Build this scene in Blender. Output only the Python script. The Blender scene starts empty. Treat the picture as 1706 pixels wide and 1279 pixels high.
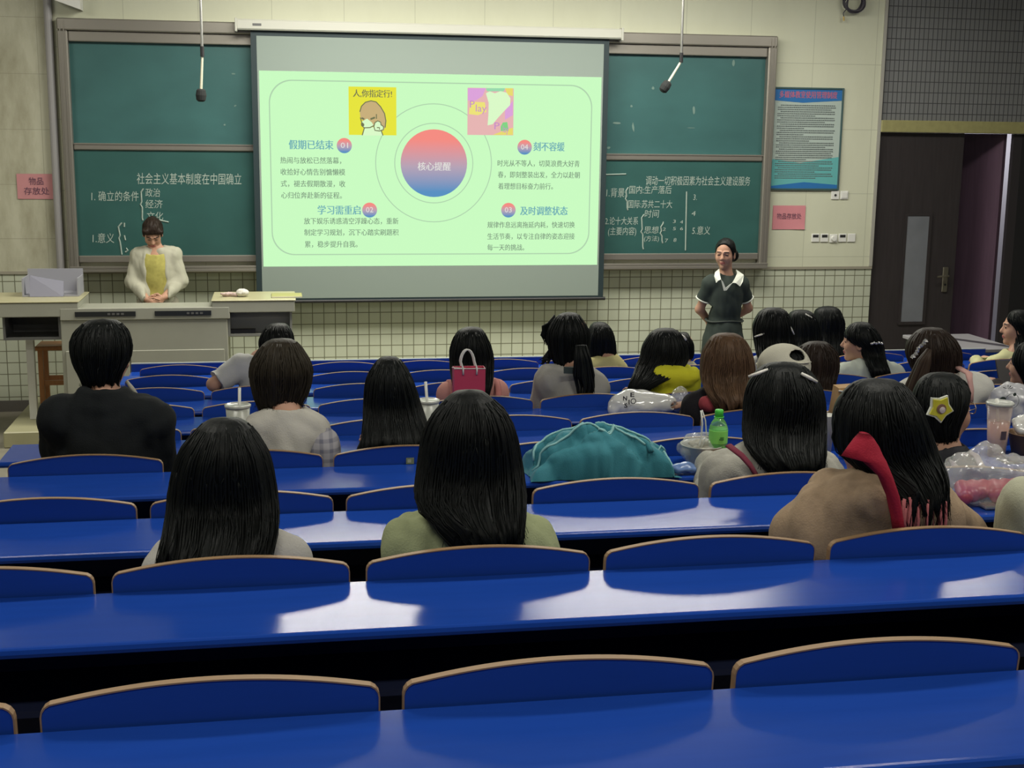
import bpy, math, random
import numpy as np
from mathutils import Matrix, Vector
random.seed(7); rng = np.random.default_rng(7)
SC = bpy.context.scene; COL = SC.collection
PI = math.pi
# ------------------------------------------------------------------ camera
F_PX = 2201.04; YAW, PIT, ROLL = 0.177232, 0.188324, 0.012209
CAM_Z = 2.3783
_cy, _sy, _cp, _sp = math.cos(YAW), math.sin(YAW), math.cos(PIT), math.sin(PIT)
FWD = np.array([_sy*_cp, _cy*_cp, -_sp]); _r = np.array([_cy, -_sy, 0.]); _u = np.cross(_r, FWD)
RIGHT = math.cos(ROLL)*_r + math.sin(ROLL)*_u; UP = -math.sin(ROLL)*_r + math.cos(ROLL)*_u
cam_data = bpy.data.cameras.new('camera'); cam = bpy.data.objects.new('camera', cam_data); COL.objects.link(cam)
cam_data.sensor_fit = 'HORIZONTAL'; cam_data.sensor_width = 36.0; cam_data.lens = 36.0*F_PX/1706.0
cam_data.clip_start = .05; cam_data.clip_end = 60
M4 = Matrix.Identity(4)
for i in range(3):
    M4[i][0] = RIGHT[i]; M4[i][1] = UP[i]; M4[i][2] = -FWD[i]
M4[2][3] = CAM_Z
cam.matrix_world = M4; SC.camera = cam
# ------------------------------------------------------------------ world, lights, exposure
wd = bpy.data.worlds.new('world'); SC.world = wd; wd.use_nodes = True
wd.node_tree.nodes['Background'].inputs[0].default_value = (.55, .62, .6, 1)
wd.node_tree.nodes['Background'].inputs[1].default_value = .05
SC.view_settings.view_transform = 'Standard'; SC.view_settings.look = 'None'
SC.view_settings.exposure = 0.0; SC.view_settings.gamma = 1.0; SC.view_settings.use_curve_mapping = False
CEIL = 4.15
def ceiling_light(x, y, sx, sy, watts, color=(1, .97, .86)):
    l = bpy.data.lights.new('lamp_and_fill_light', 'AREA'); l.shape = 'RECTANGLE'; l.size = sx; l.size_y = sy
    l.energy = watts; l.color = color
    o = bpy.data.objects.new('lamp_and_fill_light', l); COL.objects.link(o); o.location = (x, y, CEIL-.12)
    return o
LIGHTS = [(.55, 10.15, 2.0, 1.1, 150), (3.0, 10.15, 2.0, 1.1, 118), (5.5, 9.9, 1.2, .5, 46), (-3.0, 9.6, 1.2, .5, 56), (-1.2, 3.8, 1.3, .3, 34), (2.0, 3.8, 1.3, .3, 38), (5.4, 4.0, 1.3, .3, 62), (-.4, .6, 1.3, .3, 42), (3.2, .6, 1.3, .3, 48)]  # left-front, mid and back entries are added fill to brighten stone and desks
for a in LIGHTS: ceiling_light(*a)

def at(x, y, Y):
    """world point on the plane Y=const seen along a pixel direction of the photograph"""
    d = FWD + (x-853)/F_PX*RIGHT - (y-639.5)/F_PX*UP
    t = Y/d[1]
    return np.array([d[0]*t, Y, d[2]*t+CAM_Z])
def pxm(Y): return F_PX/(Y*1.0)            # rough pixels per metre at depth Y
# ------------------------------------------------------------------ measures of the hall
ROWS = 9; SEAT = .55; X0 = -.386; Y0 = 1.9602; PITCH = .87652; DZ = .09093; YW = 12.172; FRONT = -.13
def rowY(r): return Y0 + r*PITCH
def rowZ(r): return 1.4774 - DZ*r if r < 9 else .622          # desk top height
def rowF(r): return rowZ(r)-.80 if r < 9 else FRONT           # tier floor height
# ------------------------------------------------------------------ materials
MATS = {}
def mat(name, color, rough=.6, metal=0., spec=.5, bump=0., bscale=60., bstretch=(1, 1, 1), var=0., vscale=8., emit=None, estr=0., trans=0., coat=0., alpha=1., vstretch=(1,1,1), sheen=0.):
    if name in MATS: return MATS[name]
    m = bpy.data.materials.new(name); m.use_nodes = True; nt = m.node_tree
    b = nt.nodes['Principled BSDF']
    b.inputs['Base Color'].default_value = (*color, 1); b.inputs['Roughness'].default_value = rough
    b.inputs['Metallic'].default_value = metal; b.inputs['Specular IOR Level'].default_value = spec
    b.inputs['Coat Weight'].default_value = coat; b.inputs['Coat Roughness'].default_value = .12
    b.inputs['Transmission Weight'].default_value = trans; b.inputs['Alpha'].default_value = alpha
    b.inputs['Sheen Weight'].default_value = sheen
    if emit:
        b.inputs['Emission Color'].default_value = (*emit, 1); b.inputs['Emission Strength'].default_value = estr
    if bump or var:
        tc = nt.nodes.new('ShaderNodeTexCoord')
        def noise(scale, stretch, detail=3):
            mp = nt.nodes.new('ShaderNodeMapping'); mp.inputs['Scale'].default_value = stretch
            nt.links.new(tc.outputs['Object'], mp.inputs[0])
            n = nt.nodes.new('ShaderNodeTexNoise'); n.inputs['Scale'].default_value = scale; n.inputs['Detail'].default_value = detail
            nt.links.new(mp.outputs[0], n.inputs['Vector']); return n
        if bump:
            n = noise(bscale, bstretch); bp = nt.nodes.new('ShaderNodeBump'); bp.inputs['Strength'].default_value = bump
            bp.inputs['Distance'].default_value = .004
            nt.links.new(n.outputs['Fac'], bp.inputs['Height']); nt.links.new(bp.outputs[0], b.inputs['Normal'])
        if var:
            n = noise(vscale, vstretch, 4); mx = nt.nodes.new('ShaderNodeMix'); mx.data_type = 'RGBA'
            mx.inputs['A'].default_value = (*[max(0, c*(1-var)) for c in color], 1); mx.inputs['B'].default_value = (*[min(1, c*(1+var)) for c in color], 1)
            nt.links.new(n.outputs['Fac'], mx.inputs['Factor']); nt.links.new(mx.outputs['Result'], b.inputs['Base Color'])
    MATS[name] = m; return m
def emission(name, color, s=1.):
    if name in MATS: return MATS[name]
    m = bpy.data.materials.new(name); m.use_nodes = True; nt = m.node_tree; nt.nodes.clear()
    e = nt.nodes.new('ShaderNodeEmission'); e.inputs[0].default_value = (*color, 1); e.inputs[1].default_value = s
    o = nt.nodes.new('ShaderNodeOutputMaterial'); nt.links.new(e.outputs[0], o.inputs[0]); MATS[name] = m; return m
def s2l(r, g, b):
    f = lambda c: (c/255/12.92 if c <= 10 else ((c/255+.055)/1.055)**2.4)
    return (f(r), f(g), f(b))
BLUE = mat('blue_laminate', (.012, .060, .36), rough=.17, spec=.25, bump=.03, bscale=30, bstretch=(3, 60, 60), var=.12, vscale=6, vstretch=(.6, 6, 6))
BLUE_BACK = mat('blue_plywood', (.012, .058, .34), rough=.38, spec=.4, var=.12, vscale=6, vstretch=(.6, 6, 6))
NAVY = mat('navy_board', (.006, .010, .035), rough=.6)
PLY = mat('plywood_edge', (.31, .19, .095), rough=.5, var=.25, vscale=14, vstretch=(1, 4, 4))
BLACKM = mat('black_metal', (.008, .008, .01), rough=.5)
STEEL = mat('brushed_steel', (.5, .5, .48), rough=.3, metal=1.)
ALU = mat('aluminium', (.31, .29, .255), rough=.35, metal=.6, bump=.05, bscale=40, bstretch=(1, 1, 30))
WHITE = mat('white_plastic', (.72, .72, .68), rough=.4)
# ------------------------------------------------------------------ object helpers
ORG = {}
def finish(me, mats, smooth):
    for m in (mats if isinstance(mats, (list, tuple)) else [mats]): me.materials.append(m)
    if smooth: me.polygons.foreach_set('use_smooth', [True]*len(me.polygons))
    me.update()
def obj(name, V, F, mats, parent=None, smooth=False, mi=None, origin=None):
    V = np.asarray(V, dtype=float).reshape(-1, 3)
    if parent is not None: og = ORG[parent.name]
    elif origin is not None: og = np.array(origin, float)
    else: og = np.array([(V[:, 0].min()+V[:, 0].max())/2, (V[:, 1].min()+V[:, 1].max())/2, V[:, 2].min()])
    me = bpy.data.meshes.new(name); me.from_pydata((V-og).tolist(), [], [tuple(int(i) for i in f) for f in F])
    finish(me, mats, smooth)
    if mi is not None: me.polygons.foreach_set('material_index', np.asarray(mi, dtype=np.int32))
    o = bpy.data.objects.new(name, me); COL.objects.link(o); ORG[o.name] = og
    if parent is not None: o.parent = parent
    else: o.location = og
    return o
def tag(o, label, cat, group=None, kind=None):
    o['label'] = label; o['category'] = cat
    if group: o['group'] = group
    if kind: o['kind'] = kind
    return o
def struct(o): o['kind'] = 'structure'; return o
def thing(name, label, cat, loc, group=None):
    o = bpy.data.objects.new(name, None); COL.objects.link(o); o.location = loc; o.empty_display_size = .05
    ORG[o.name] = np.array(loc, float); return tag(o, label, cat, group)
def dup(root, loc, label=None, group=None):
    r = root.copy(); COL.objects.link(r); r.location = loc; ORG[r.name] = np.array(loc, float)
    if label: r['label'] = label
    if group: r['group'] = group
    for ch in list(root.children):
        c = ch.copy(); COL.objects.link(c); c.parent = r; ORG[c.name] = ORG[r.name]
        for g in ch.children:
            d = g.copy(); COL.objects.link(d); d.parent = c; ORG[d.name] = ORG[r.name]
    return r
class MB:
    def __init__(s): s.V = []; s.F = []; s.M = []
    def add(s, V, F, m=0):
        b = len(s.V); s.V += [tuple(v) for v in V]; s.F += [tuple(i+b for i in f) for f in F]; s.M += [m]*len(F); return s
    def box(s, lo, hi, m=0, bev=0.):
        x0, y0, z0 = lo; x1, y1, z1 = hi
        if bev > 0:   # all edges chamfered
            b = bev; P = []; idx = {}
            for i, x in enumerate((x0, x1)):
                for j, y in enumerate((y0, y1)):
                    for k, z in enumerate((z0, z1)):
                        sx, sy, sz = (1 if i == 0 else -1), (1 if j == 0 else -1), (1 if k == 0 else -1)
                        for a, p in enumerate(((x, y+sy*b, z+sz*b), (x+sx*b, y, z+sz*b), (x+sx*b, y+sy*b, z))):
                            idx[i, j, k, a] = len(P); P.append(p)
            Fs = []
            for i in (0, 1):
                q = [idx[i, 0, 0, 0], idx[i, 1, 0, 0], idx[i, 1, 1, 0], idx[i, 0, 1, 0]]; Fs.append(q if i else q[::-1])
                q = [idx[0, i, 0, 1], idx[1, i, 0, 1], idx[1, i, 1, 1], idx[0, i, 1, 1]]; Fs.append(q[::-1] if i else q)
                q = [idx[0, 0, i, 2], idx[1, 0, i, 2], idx[1, 1, i, 2], idx[0, 1, i, 2]]; Fs.append(q if i else q[::-1])
            for j in (0, 1):
                for k in (0, 1):
                    Fs.append([idx[0, j, k, 1], idx[1, j, k, 1], idx[1, j, k, 2], idx[0, j, k, 2]])
                    Fs.append([idx[j, 0, k, 0], idx[j, 1, k, 0], idx[j, 1, k, 2], idx[j, 0, k, 2]])
                    Fs.append([idx[j, k, 0, 0], idx[j, k, 1, 0], idx[j, k, 1, 1], idx[j, k, 0, 1]])
                    for i in (0, 1): Fs.append([idx[i, j, k, 0], idx[i, j, k, 1], idx[i, j, k, 2]])
            return s.add(P, Fs, m)
        P = [(x0, y0, z0), (x1, y0, z0), (x1, y1, z0), (x0, y1, z0), (x0, y0, z1), (x1, y0, z1), (x1, y1, z1), (x0, y1, z1)]
        return s.add(P, [(0, 3, 2, 1), (4, 5, 6, 7), (0, 1, 5, 4), (1, 2, 6, 5), (2, 3, 7, 6), (3, 0, 4, 7)], m)
    def tube(s, pts, r, n=8, m=0, caps=True, flat=1.):
        pts = [np.array(p, float) for p in pts]; rs = r if isinstance(r, (list, tuple, np.ndarray)) else [r]*len(pts)
        V = []; F = []; prev = None
        for i, p in enumerate(pts):
            t = pts[min(i+1, len(pts)-1)]-pts[max(i-1, 0)]; t = t/(np.linalg.norm(t)+1e-9)
            if prev is None:
                a = np.array([0, 0, 1.]) if abs(t[2]) < .9 else np.array([1., 0, 0])
            else: a = prev
            u = a-t*(a@t); u /= np.linalg.norm(u)+1e-9; v = np.cross(t, u); prev = u
            for k in range(n):
                q = 2*PI*k/n; V.append(p+rs[i]*(math.cos(q)*u*flat+math.sin(q)*v))
        for i in range(len(pts)-1):
            for k in range(n):
                a = i*n+k; b = i*n+(k+1) % n; F.append((a, b, b+n, a+n))
        if caps: F.append(tuple(range(n))[::-1]); F.append(tuple(range((len(pts)-1)*n, len(pts)*n)))
        return s.add(V, F, m)
    def lathe(s, prof, c, n=24, m=0, axis=2):
        V = []; F = []
        for r, z in prof:
            for k in range(n):
                q = 2*PI*k/n; p = [r*math.cos(q), r*math.sin(q), z]
                if axis == 1: p = [p[0], p[2], p[1]]
                V.append((c[0]+p[0], c[1]+p[1], c[2]+p[2]))
        for i in range(len(prof)-1):
            for k in range(n):
                a = i*n+k; b = i*n+(k+1) % n; F.append((a, b, b+n, a+n))
        F.append(tuple(range(n))[::-1]); F.append(tuple(range((len(prof)-1)*n, len(prof)*n)))
        return s.add(V, F, m)
    def prism(s, poly, y0, y1, m=0, tr=None):
        n = len(poly); V = [(x, y0, z) for x, z in poly]+[(x, y1, z) for x, z in poly]
        if tr: V = [tr(*v) for v in V]
        F = [tuple(range(n)), tuple(range(n, 2*n))[::-1]]+[(i, i+n, (i+1) % n+n, (i+1) % n) for i in range(n)]
        return s.add(V, F, m)
    def face(s, pts, m=0): return s.add(pts, [tuple(range(len(pts)))], m)
    def build(s, name, mats, parent=None, smooth=False, origin=None):
        return obj(name, s.V, s.F, mats, parent, smooth, s.M if isinstance(mats, (list, tuple)) and len(mats) > 1 else None, origin)
def autosmooth(o, ang=35):
    me = o.data; me.polygons.foreach_set('use_smooth', [True]*len(me.polygons))
    try: me.set_sharp_from_angle(angle=math.radians(ang))
    except Exception: pass
    return o
# text as flat mesh: list of (verts, faces) in a local x (right), z (up) plane
def text_mesh(s, size, bold=0., shear=0., align='LEFT'):
    cu = bpy.data.curves.new('t', 'FONT'); cu.body = s; cu.size = size; cu.align_x = align; cu.align_y = 'CENTER'
    cu.offset = bold; cu.shear = shear; cu.resolution_u = 2; cu.fill_mode = 'FRONT'
    o = bpy.data.objects.new('t', cu); COL.objects.link(o)
    bpy.context.view_layer.update()
    me = bpy.data.meshes.new_from_object(o.evaluated_get(bpy.context.evaluated_depsgraph_get()))
    V = np.array([v.co[:] for v in me.vertices]).reshape(-1, 3); F = [tuple(p.vertices) for p in me.polygons]
    bpy.data.objects.remove(o); bpy.data.curves.remove(cu); bpy.data.meshes.remove(me)
    return V, F
def put_text(mb, s, P, width=None, size=.1, bold=0., shear=0., align='LEFT', m=0, hscale=1., slope=0.):
    """text on a wall facing the hall (x right, z up) with its left/centre at P"""
    V, F = text_mesh(s, size, bold, shear, align)
    if len(V) == 0: return
    if width:
        w = V[:, 0].max()-V[:, 0].min(); V[:, 0] *= width/w
        if align == 'LEFT': V[:, 0] -= V[:, 0].min()
    W = np.stack([P[0]+V[:, 0], np.full(len(V), P[1]), P[2]+V[:, 1]*hscale+V[:, 0]*slope], 1)
    mb.add(W, F, m)
# ------------------------------------------------------------------ voxel surfaces (smooth organic shapes)
class Vox:
    def __init__(s, lo, hi, h):
        s.lo = np.array(lo, float); s.h = h; s.n = np.maximum(4, np.ceil((np.array(hi)-s.lo)/h).astype(int)+1)
        s.ax = [s.lo[i]+h*np.arange(s.n[i]) for i in range(3)]; s.D = np.full(tuple(s.n), .3, dtype=np.float32)
    def _sub(s, lo, hi):
        i0 = np.clip(np.floor((np.array(lo)-s.lo)/s.h).astype(int), 0, s.n); i1 = np.clip(np.ceil((np.array(hi)-s.lo)/s.h).astype(int)+1, 0, s.n)
        if (i1 <= i0).any(): return None
        sl = tuple(slice(a, b) for a, b in zip(i0, i1))
        return sl, [s.ax[i][sl[i]] for i in range(3)]
    def _mix(s, sl, d, k, sub):
        D = s.D[sl]
        if sub:
            hh = np.clip(.5-.5*(D+d)/k, 0, 1); s.D[sl] = D*(1-hh)-d*hh+k*hh*(1-hh)
        else:
            hh = np.clip(.5+.5*(D-d)/k, 0, 1); s.D[sl] = D*(1-hh)+d*hh-k*hh*(1-hh)
    def rc(s, a, b, ra, rb=None, k=.02, sub=False):
        a = np.array(a, float); b = np.array(b, float); rb = ra if rb is None else rb; R = max(ra, rb)+k+3*s.h
        q = s._sub(np.minimum(a, b)-R, np.maximum(a, b)+R)
        if q is None: return s
        sl, (X, Y, Z) = q; ab = b-a; L = ab@ab+1e-12
        px, py, pz = X[:, None, None]-a[0], Y[None, :, None]-a[1], Z[None, None, :]-a[2]
        t = np.clip((px*ab[0]+py*ab[1]+pz*ab[2])/L, 0, 1)
        d = np.sqrt((px-t*ab[0])**2+(py-t*ab[1])**2+(pz-t*ab[2])**2)-(ra+(rb-ra)*t)
        s._mix(sl, d, k, sub); return s
    def el(s, c, r, k=.02, R=None, sub=False):
        c = np.array(c, float); r = np.array(r, float); e = r.max()+k+3*s.h
        q = s._sub(c-e, c+e)
        if q is None: return s
        sl, (X, Y, Z) = q; px, py, pz = np.broadcast_arrays(X[:, None, None]-c[0], Y[None, :, None]-c[1], Z[None, None, :]-c[2])
        if R is not None: px, py, pz = (R[0, i]*px+R[1, i]*py+R[2, i]*pz for i in range(3))
        k0 = np.sqrt((px/r[0])**2+(py/r[1])**2+(pz/r[2])**2)+1e-9; k1 = np.sqrt((px/r[0]**2)**2+(py/r[1]**2)**2+(pz/r[2]**2)**2)+1e-9
        s._mix(sl, k0*(k0-1)/k1, k, sub); return s
    def cut(s, p, nrm, k=.006):
        """remove everything on the side nrm points to"""
        p = np.array(p, float); nrm = np.array(nrm, float)/np.linalg.norm(nrm)
        d = (s.ax[0][:, None, None]-p[0])*nrm[0]+(s.ax[1][None, :, None]-p[1])*nrm[1]+(s.ax[2][None, None, :]-p[2])*nrm[2]
        hh = np.clip(.5-.5*(s.D-d)/k, 0, 1); s.D = (s.D*(1-hh)+d*hh+k*hh*(1-hh)).astype(np.float32); return s
    def mesh(s):
        D = s.D.copy()
        for ax in range(3):
            for e in (0, -1):
                i = [slice(None)]*3; i[ax] = e; D[tuple(i)] = np.maximum(D[tuple(i)], s.h*.3)
        S = D < 0; n = np.array(D.shape)-1
        C = [(i, j, k) for i in (0, 1) for j in (0, 1) for k in (0, 1)]
        cnt = sum(S[i:n[0]+i, j:n[1]+j, k:n[2]+k].astype(np.int8) for i, j, k in C)
        I = np.argwhere((cnt > 0) & (cnt < 8)); idx = np.full(tuple(n), -1, dtype=np.int64); idx[tuple(I.T)] = np.arange(len(I))
        acc = np.zeros((len(I), 3)); num = np.zeros(len(I))
        for a in C:
            for ax in range(3):
                if a[ax] == 0:
                    b = list(a); b[ax] = 1
                    da = D[tuple((I+np.array(a)).T)]; db = D[tuple((I+np.array(b)).T)]; x = (da < 0) != (db < 0)
                    t = np.where(x, da/(da-db+1e-12*(da == db)), 0); p = np.array(a, float)[None]+t[:, None]*(np.array(b)-np.array(a))[None]
                    acc += p*x[:, None]; num += x
        V = s.lo+s.h*(I+acc/num[:, None]); Q = []
        for ax in range(3):
            o1, o2 = [(1, 2), (2, 0), (0, 1)][ax]; sh = list(D.shape); sh[ax] -= 1
            a = [slice(None)]*3; b = [slice(None)]*3; a[ax] = slice(0, -1); b[ax] = slice(1, None)
            A = S[tuple(a)]; B = S[tuple(b)]; E = np.argwhere(A != B)
            E = E[(E[:, o1] > 0) & (E[:, o2] > 0) & (E[:, o1] < n[o1]) & (E[:, o2] < n[o2])]
            if len(E) == 0: continue
            d1 = np.zeros(3, int); d1[o1] = 1; d2 = np.zeros(3, int); d2[o2] = 1
            q = np.stack([idx[tuple((E-d1-d2).T)], idx[tuple((E-d2).T)], idx[tuple(E.T)], idx[tuple((E-d1).T)]], 1)
            fl = ~A[tuple(E.T)]; q[fl] = q[fl][:, ::-1]; Q.append(q)
        return V, np.concatenate(Q)
def vnormals(V, Q):
    N = np.zeros_like(V); n = np.cross(V[Q[:, 2]]-V[Q[:, 0]], V[Q[:, 3]]-V[Q[:, 1]])
    for i in range(4): np.add.at(N, Q[:, i], n)
    return N/(np.linalg.norm(N, axis=1, keepdims=True)+1e-12)
def wrinkle(V, Q, amp, freq=40., seed=0, stretch=(1, 1, .5)):
    r = np.random.default_rng(seed); P = V*np.array(stretch); w = np.zeros(len(V))
    for i in range(9):
        k = r.normal(size=3); k /= np.linalg.norm(k); f = freq*r.uniform(.35, 1.3)
        w += np.abs(np.sin(P@k*f+r.uniform(0, 6)+.8*np.sin(P@r.normal(size=3)*freq*.3)))*(.5+.5*r.uniform())
    w -= w.mean(); return V+vnormals(V, Q)*(amp*w/3)[:, None]
def relax(V, Q, it=1):
    for _ in range(it):
        A = np.zeros_like(V); c = np.zeros(len(V))
        for i in range(4):
            j = (i+1) % 4; np.add.at(A, Q[:, i], V[Q[:, j]]); np.add.at(A, Q[:, j], V[Q[:, i]]); np.add.at(c, Q[:, i], 1); np.add.at(c, Q[:, j], 1)
        V = .5*V+.5*A/c[:, None]
    return V
# ================================================================== THE ROOM
def wall_material(name, base, dirt, seam_w, seam_h, tile=None):
    """painted or stone panels with thin seams and grime; all laid out in object space (metres)"""
    m = bpy.data.materials.new(name); m.use_nodes = True; nt = m.node_tree; L = nt.links; b = nt.nodes['Principled BSDF']
    tc = nt.nodes.new('ShaderNodeTexCoord'); sp = nt.nodes.new('ShaderNodeSeparateXYZ'); L.new(tc.outputs['Object'], sp.inputs[0])
    cb = nt.nodes.new('ShaderNodeCombineXYZ'); L.new(sp.outputs['X'], cb.inputs['X']); L.new(sp.outputs['Z'], cb.inputs['Y'])
    br = nt.nodes.new('ShaderNodeTexBrick'); L.new(cb.outputs[0], br.inputs['Vector'])
    br.offset = 0.; br.inputs['Scale'].default_value = 1.
    br.inputs['Brick Width'].default_value = seam_w; br.inputs['Row Height'].default_value = seam_h
    br.inputs['Mortar Size'].default_value = .0042 if tile else .003; br.inputs['Mortar Smooth'].default_value = .2; br.inputs['Bias'].default_value = 0
    br.inputs['Color1'].default_value = (*base, 1); br.inputs['Color2'].default_value = (*[c*(.94 if tile else .97) for c in base], 1)
    br.inputs['Mortar'].default_value = (*(tile or [c*.72 for c in base]), 1)
    n = nt.nodes.new('ShaderNodeTexNoise'); n.inputs['Scale'].default_value = 2.2; n.inputs['Detail'].default_value = 7; n.inputs['Roughness'].default_value = .65
    mp = nt.nodes.new('ShaderNodeMapping'); mp.inputs['Scale'].default_value = (1.6, 1, .55); L.new(tc.outputs['Object'], mp.inputs[0]); L.new(mp.outputs[0], n.inputs['Vector'])
    rp = nt.nodes.new('ShaderNodeValToRGB'); rp.color_ramp.elements[0].position = .42; rp.color_ramp.elements[1].position = .75; L.new(n.outputs['Fac'], rp.inputs[0])
    ml = nt.nodes.new('ShaderNodeMath'); ml.operation = 'MULTIPLY'; ml.inputs[1].default_value = dirt; L.new(rp.outputs['Color'], ml.inputs[0])
    mx = nt.nodes.new('ShaderNodeMix'); mx.data_type = 'RGBA'; L.new(ml.outputs[0], mx.inputs['Factor']); L.new(br.outputs['Color'], mx.inputs['A'])
    mx.inputs['B'].default_value = (base[0]*.45, base[1]*.42, base[2]*.34, 1); L.new(mx.outputs['Result'], b.inputs['Base Color'])
    b.inputs['Roughness'].default_value = .35 if tile else .6; b.inputs['Specular IOR Level'].default_value = .35
    return m
CREAM = wall_material('cream_wall_panels', (.60, .61, .47), .10, .63, .61)
STONE = wall_material('stained_stone_panels', (.47, .46, .35), .85, .66, .47)
TILE = wall_material('pale_wall_tiles', (.50, .53, .42), .12, .1035, .1035, tile=(.15, .15, .10))
PLAIN = mat('room_paint', (.34, .34, .30), rough=.8)
DARKW = mat('dark_room_paint', (.10, .10, .10), rough=.8)
TERR = mat('terrazzo_floor', (.26, .24, .19), rough=.45, var=.25, vscale=12)
XL, XR, XD = -4.5, 8.6, 5.76            # room sides, edge of the doorway
# front wall: upper panels, stone at the far left, tiled dado
fw = MB()
fw.box((XL, YW, FRONT), (XD, YW+.2, 1.115), 0); fw.box((-1.84, YW, 1.115), (XD, YW+.2, CEIL), 1); fw.box((XL, YW, 1.115), (-1.84, YW+.2, CEIL), 2)
struct(obj('wall_front', fw.V, fw.F, [TILE, CREAM, STONE], mi=fw.M, origin=(0, 0, 0)))
struct(MB().box((XL, YW-.012, 1.10), (XD, YW-.001, 1.125)).build('trim_1', mat('dado_trim', (.30, .28, .22), rough=.5)))
struct(MB().box((XD-.03, YW-.015, 1.126), (XD, YW-.001, CEIL)).build('trim_2', mat('corner_trim', (.36, .35, .31), rough=.4)))
struct(MB().box((XL, YW-.015, FRONT), (XD, YW-.001, FRONT+.1)).build('baseboard_front', mat('baseboard', (.12, .11, .10), rough=.5)))
struct(MB().box((XL-.2, -4, -.9), (XL, YW+.2, CEIL)).build('wall_left', PLAIN))
struct(MB().box((XR, -4, -.9), (XR+.2, YW+.2, CEIL)).build('wall_right', DARKW))
struct(MB().box((XL, -4.2, -.9), (XR, -4, CEIL)).build('wall_back', DARKW))
struct(MB().box((XL-.2, -4.2, CEIL), (XR+.2, YW+.2, CEIL+.15)).build('ceiling', mat('ceiling_paint', (.5, .5, .46), rough=.8)))
# stepped floor
fl = MB()
for r in range(-5, 9):
    y0 = rowY(r)-.24 if r > -5 else -4.0
    fl.box((XL, y0, -.9), (XR, rowY(r+1)-.24, rowZ(r)-.80))
fl.box((XL, rowY(9)-.24, -.9), (XR, YW, FRONT))
struct(fl.build('floor', TERR))
# teaching platform, slightly raised, in front of the board
pl = MB(); pl.box((-2.16, 10.72, FRONT+.001), (3.05, YW-.016, 0.0), bev=.008)
struct(pl.build('trim_3', mat('platform_boards', (.42, .40, .24), rough=.4, var=.15, vscale=5)))
# doorway wall on the right: dark tiled band above, lintel, dark doors
GRID = wall_material('dark_lattice_tiles', (.19, .195, .195), .0, .047, .10, tile=(.06, .06, .063))
struct(MB().box((XD, YW+.02, 2.535), (XR, YW+.2, CEIL)).build('wall_door', GRID, origin=(0, 0, 0)))
struct(MB().box((XD, YW-.03, 2.42), (XR, YW+.2, 2.535), bev=.006).build('trim_4', mat('ochre_lintel', (.30, .28, .12), rough=.5, var=.2, vscale=20)))
DOORM = mat('dark_brown_door', (.032, .027, .028), rough=.42, var=.3, vscale=5, vstretch=(8, 8, .6))
PURP = mat('purple_lit_door_face', (.095, .055, .085), rough=.4, var=.3, vscale=4, vstretch=(8, 8, .6))  # purple light on the open leaf is put into its base colour
MILK = mat('frosted_glass', (.17, .18, .20), rough=.35, spec=.5, var=.3, vscale=4)
dl = MB().box((XD+.001, YW+.03, FRONT+.002), (6.665, YW+.075, 2.419), bev=.004)
d1 = obj('door_1', dl.V, dl.F, DOORM); struct(d1)
fr = MB()
g0, g1, gz0, gz1 = at(1522, 536, YW)[0]-.13, at(1522, 536, YW)[0]+.10, at(1520, 536, YW)[2], at(1520, 360, YW)[2]
fr.box((g0, YW+.018, gz0), (g1, YW+.031, gz1)); fr.build('glass_pane', MILK, d1)
b = MB(); 
for a in ((g0-.03, gz0-.03, g0, gz1+.03), (g1, gz0-.03, g1+.03, gz1+.03), (g0, gz1, g1, gz1+.03), (g0, gz0-.03, g1, gz0)): b.box((a[0], YW+.014, a[1]), (a[2], YW+.0305, a[3]))
b.build('glass_frame', DOORM, d1)
hx, hz = at(1576, 466, YW)[0], at(1576, 466, YW)[2]
hb = MB().box((hx-.03, YW+.012, hz-.125), (hx+.03, YW+.029, hz+.125), bev=.006)
hb.tube([(hx+.005, YW+.01, hz+.04), (hx+.005, YW-.035, hz+.04)], .011); hb.tube([(hx+.01, YW-.035, hz+.042), (hx-.03, YW-.04, hz+.042), (hx-.115, YW-.038, hz+.034)], .010)
hp = hb.build('handle', mat('worn_brass_steel', (.30, .28, .22), rough=.35, metal=.9), d1)
MB().lathe([(.0, -.002), (.011, -.002), (.011, .004), (0, .004)], (hx, YW+.009, hz-.05), 12, axis=1).build('keyhole', BLACKM, hp)
# the second leaf stands open into the corridor, hinged on the right
hinge = np.array([7.102, YW+.06]); tip = np.array([6.74, YW+.88]); dv = (tip-hinge)/np.linalg.norm(tip-hinge); nv = np.array([-dv[1], dv[0]])
if nv[1] > 0: nv = -nv
def leafbox(mb, u0, u1, w0, w1, z0, z1):
    P = []
    for z in (z0, z1):
        for u, w in ((u0, w0), (u1, w0), (u1, w1), (u0, w1)):
            p = hinge+dv*u+nv*w; P.append((p[0], p[1], z))
    mb.add(P, [(0, 3, 2, 1), (4, 5, 6, 7), (0, 1, 5, 4), (1, 2, 6, 5), (2, 3, 7, 6), (3, 0, 4, 7)])
LW = np.linalg.norm(tip-hinge)
m_ = MB(); leafbox(m_, 0, LW, -.045, 0, FRONT+.004, 2.4185); d2 = struct(m_.build('door_2', PURP))
m_ = MB(); leafbox(m_, LW*.55, LW*.8, .001, .006, .78, 1.75); m_.build('glass_pane', mat('dark_glass', (.02, .022, .024), rough=.12), d2)
struct(MB().box((7.185, YW+.02, FRONT), (7.275, YW+.07, 2.419)).build('door_frame', mat('dark_frame', (.03, .026, .028), rough=.45)))
struct(MB().box((7.275, YW+.02, FRONT), (XR, YW+.2, 2.419)).build('wall_doorside', mat('black_darkness', (.008, .008, .009), rough=.7)))  # near-black colour stands in for the darkness beyond the open leaf
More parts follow.
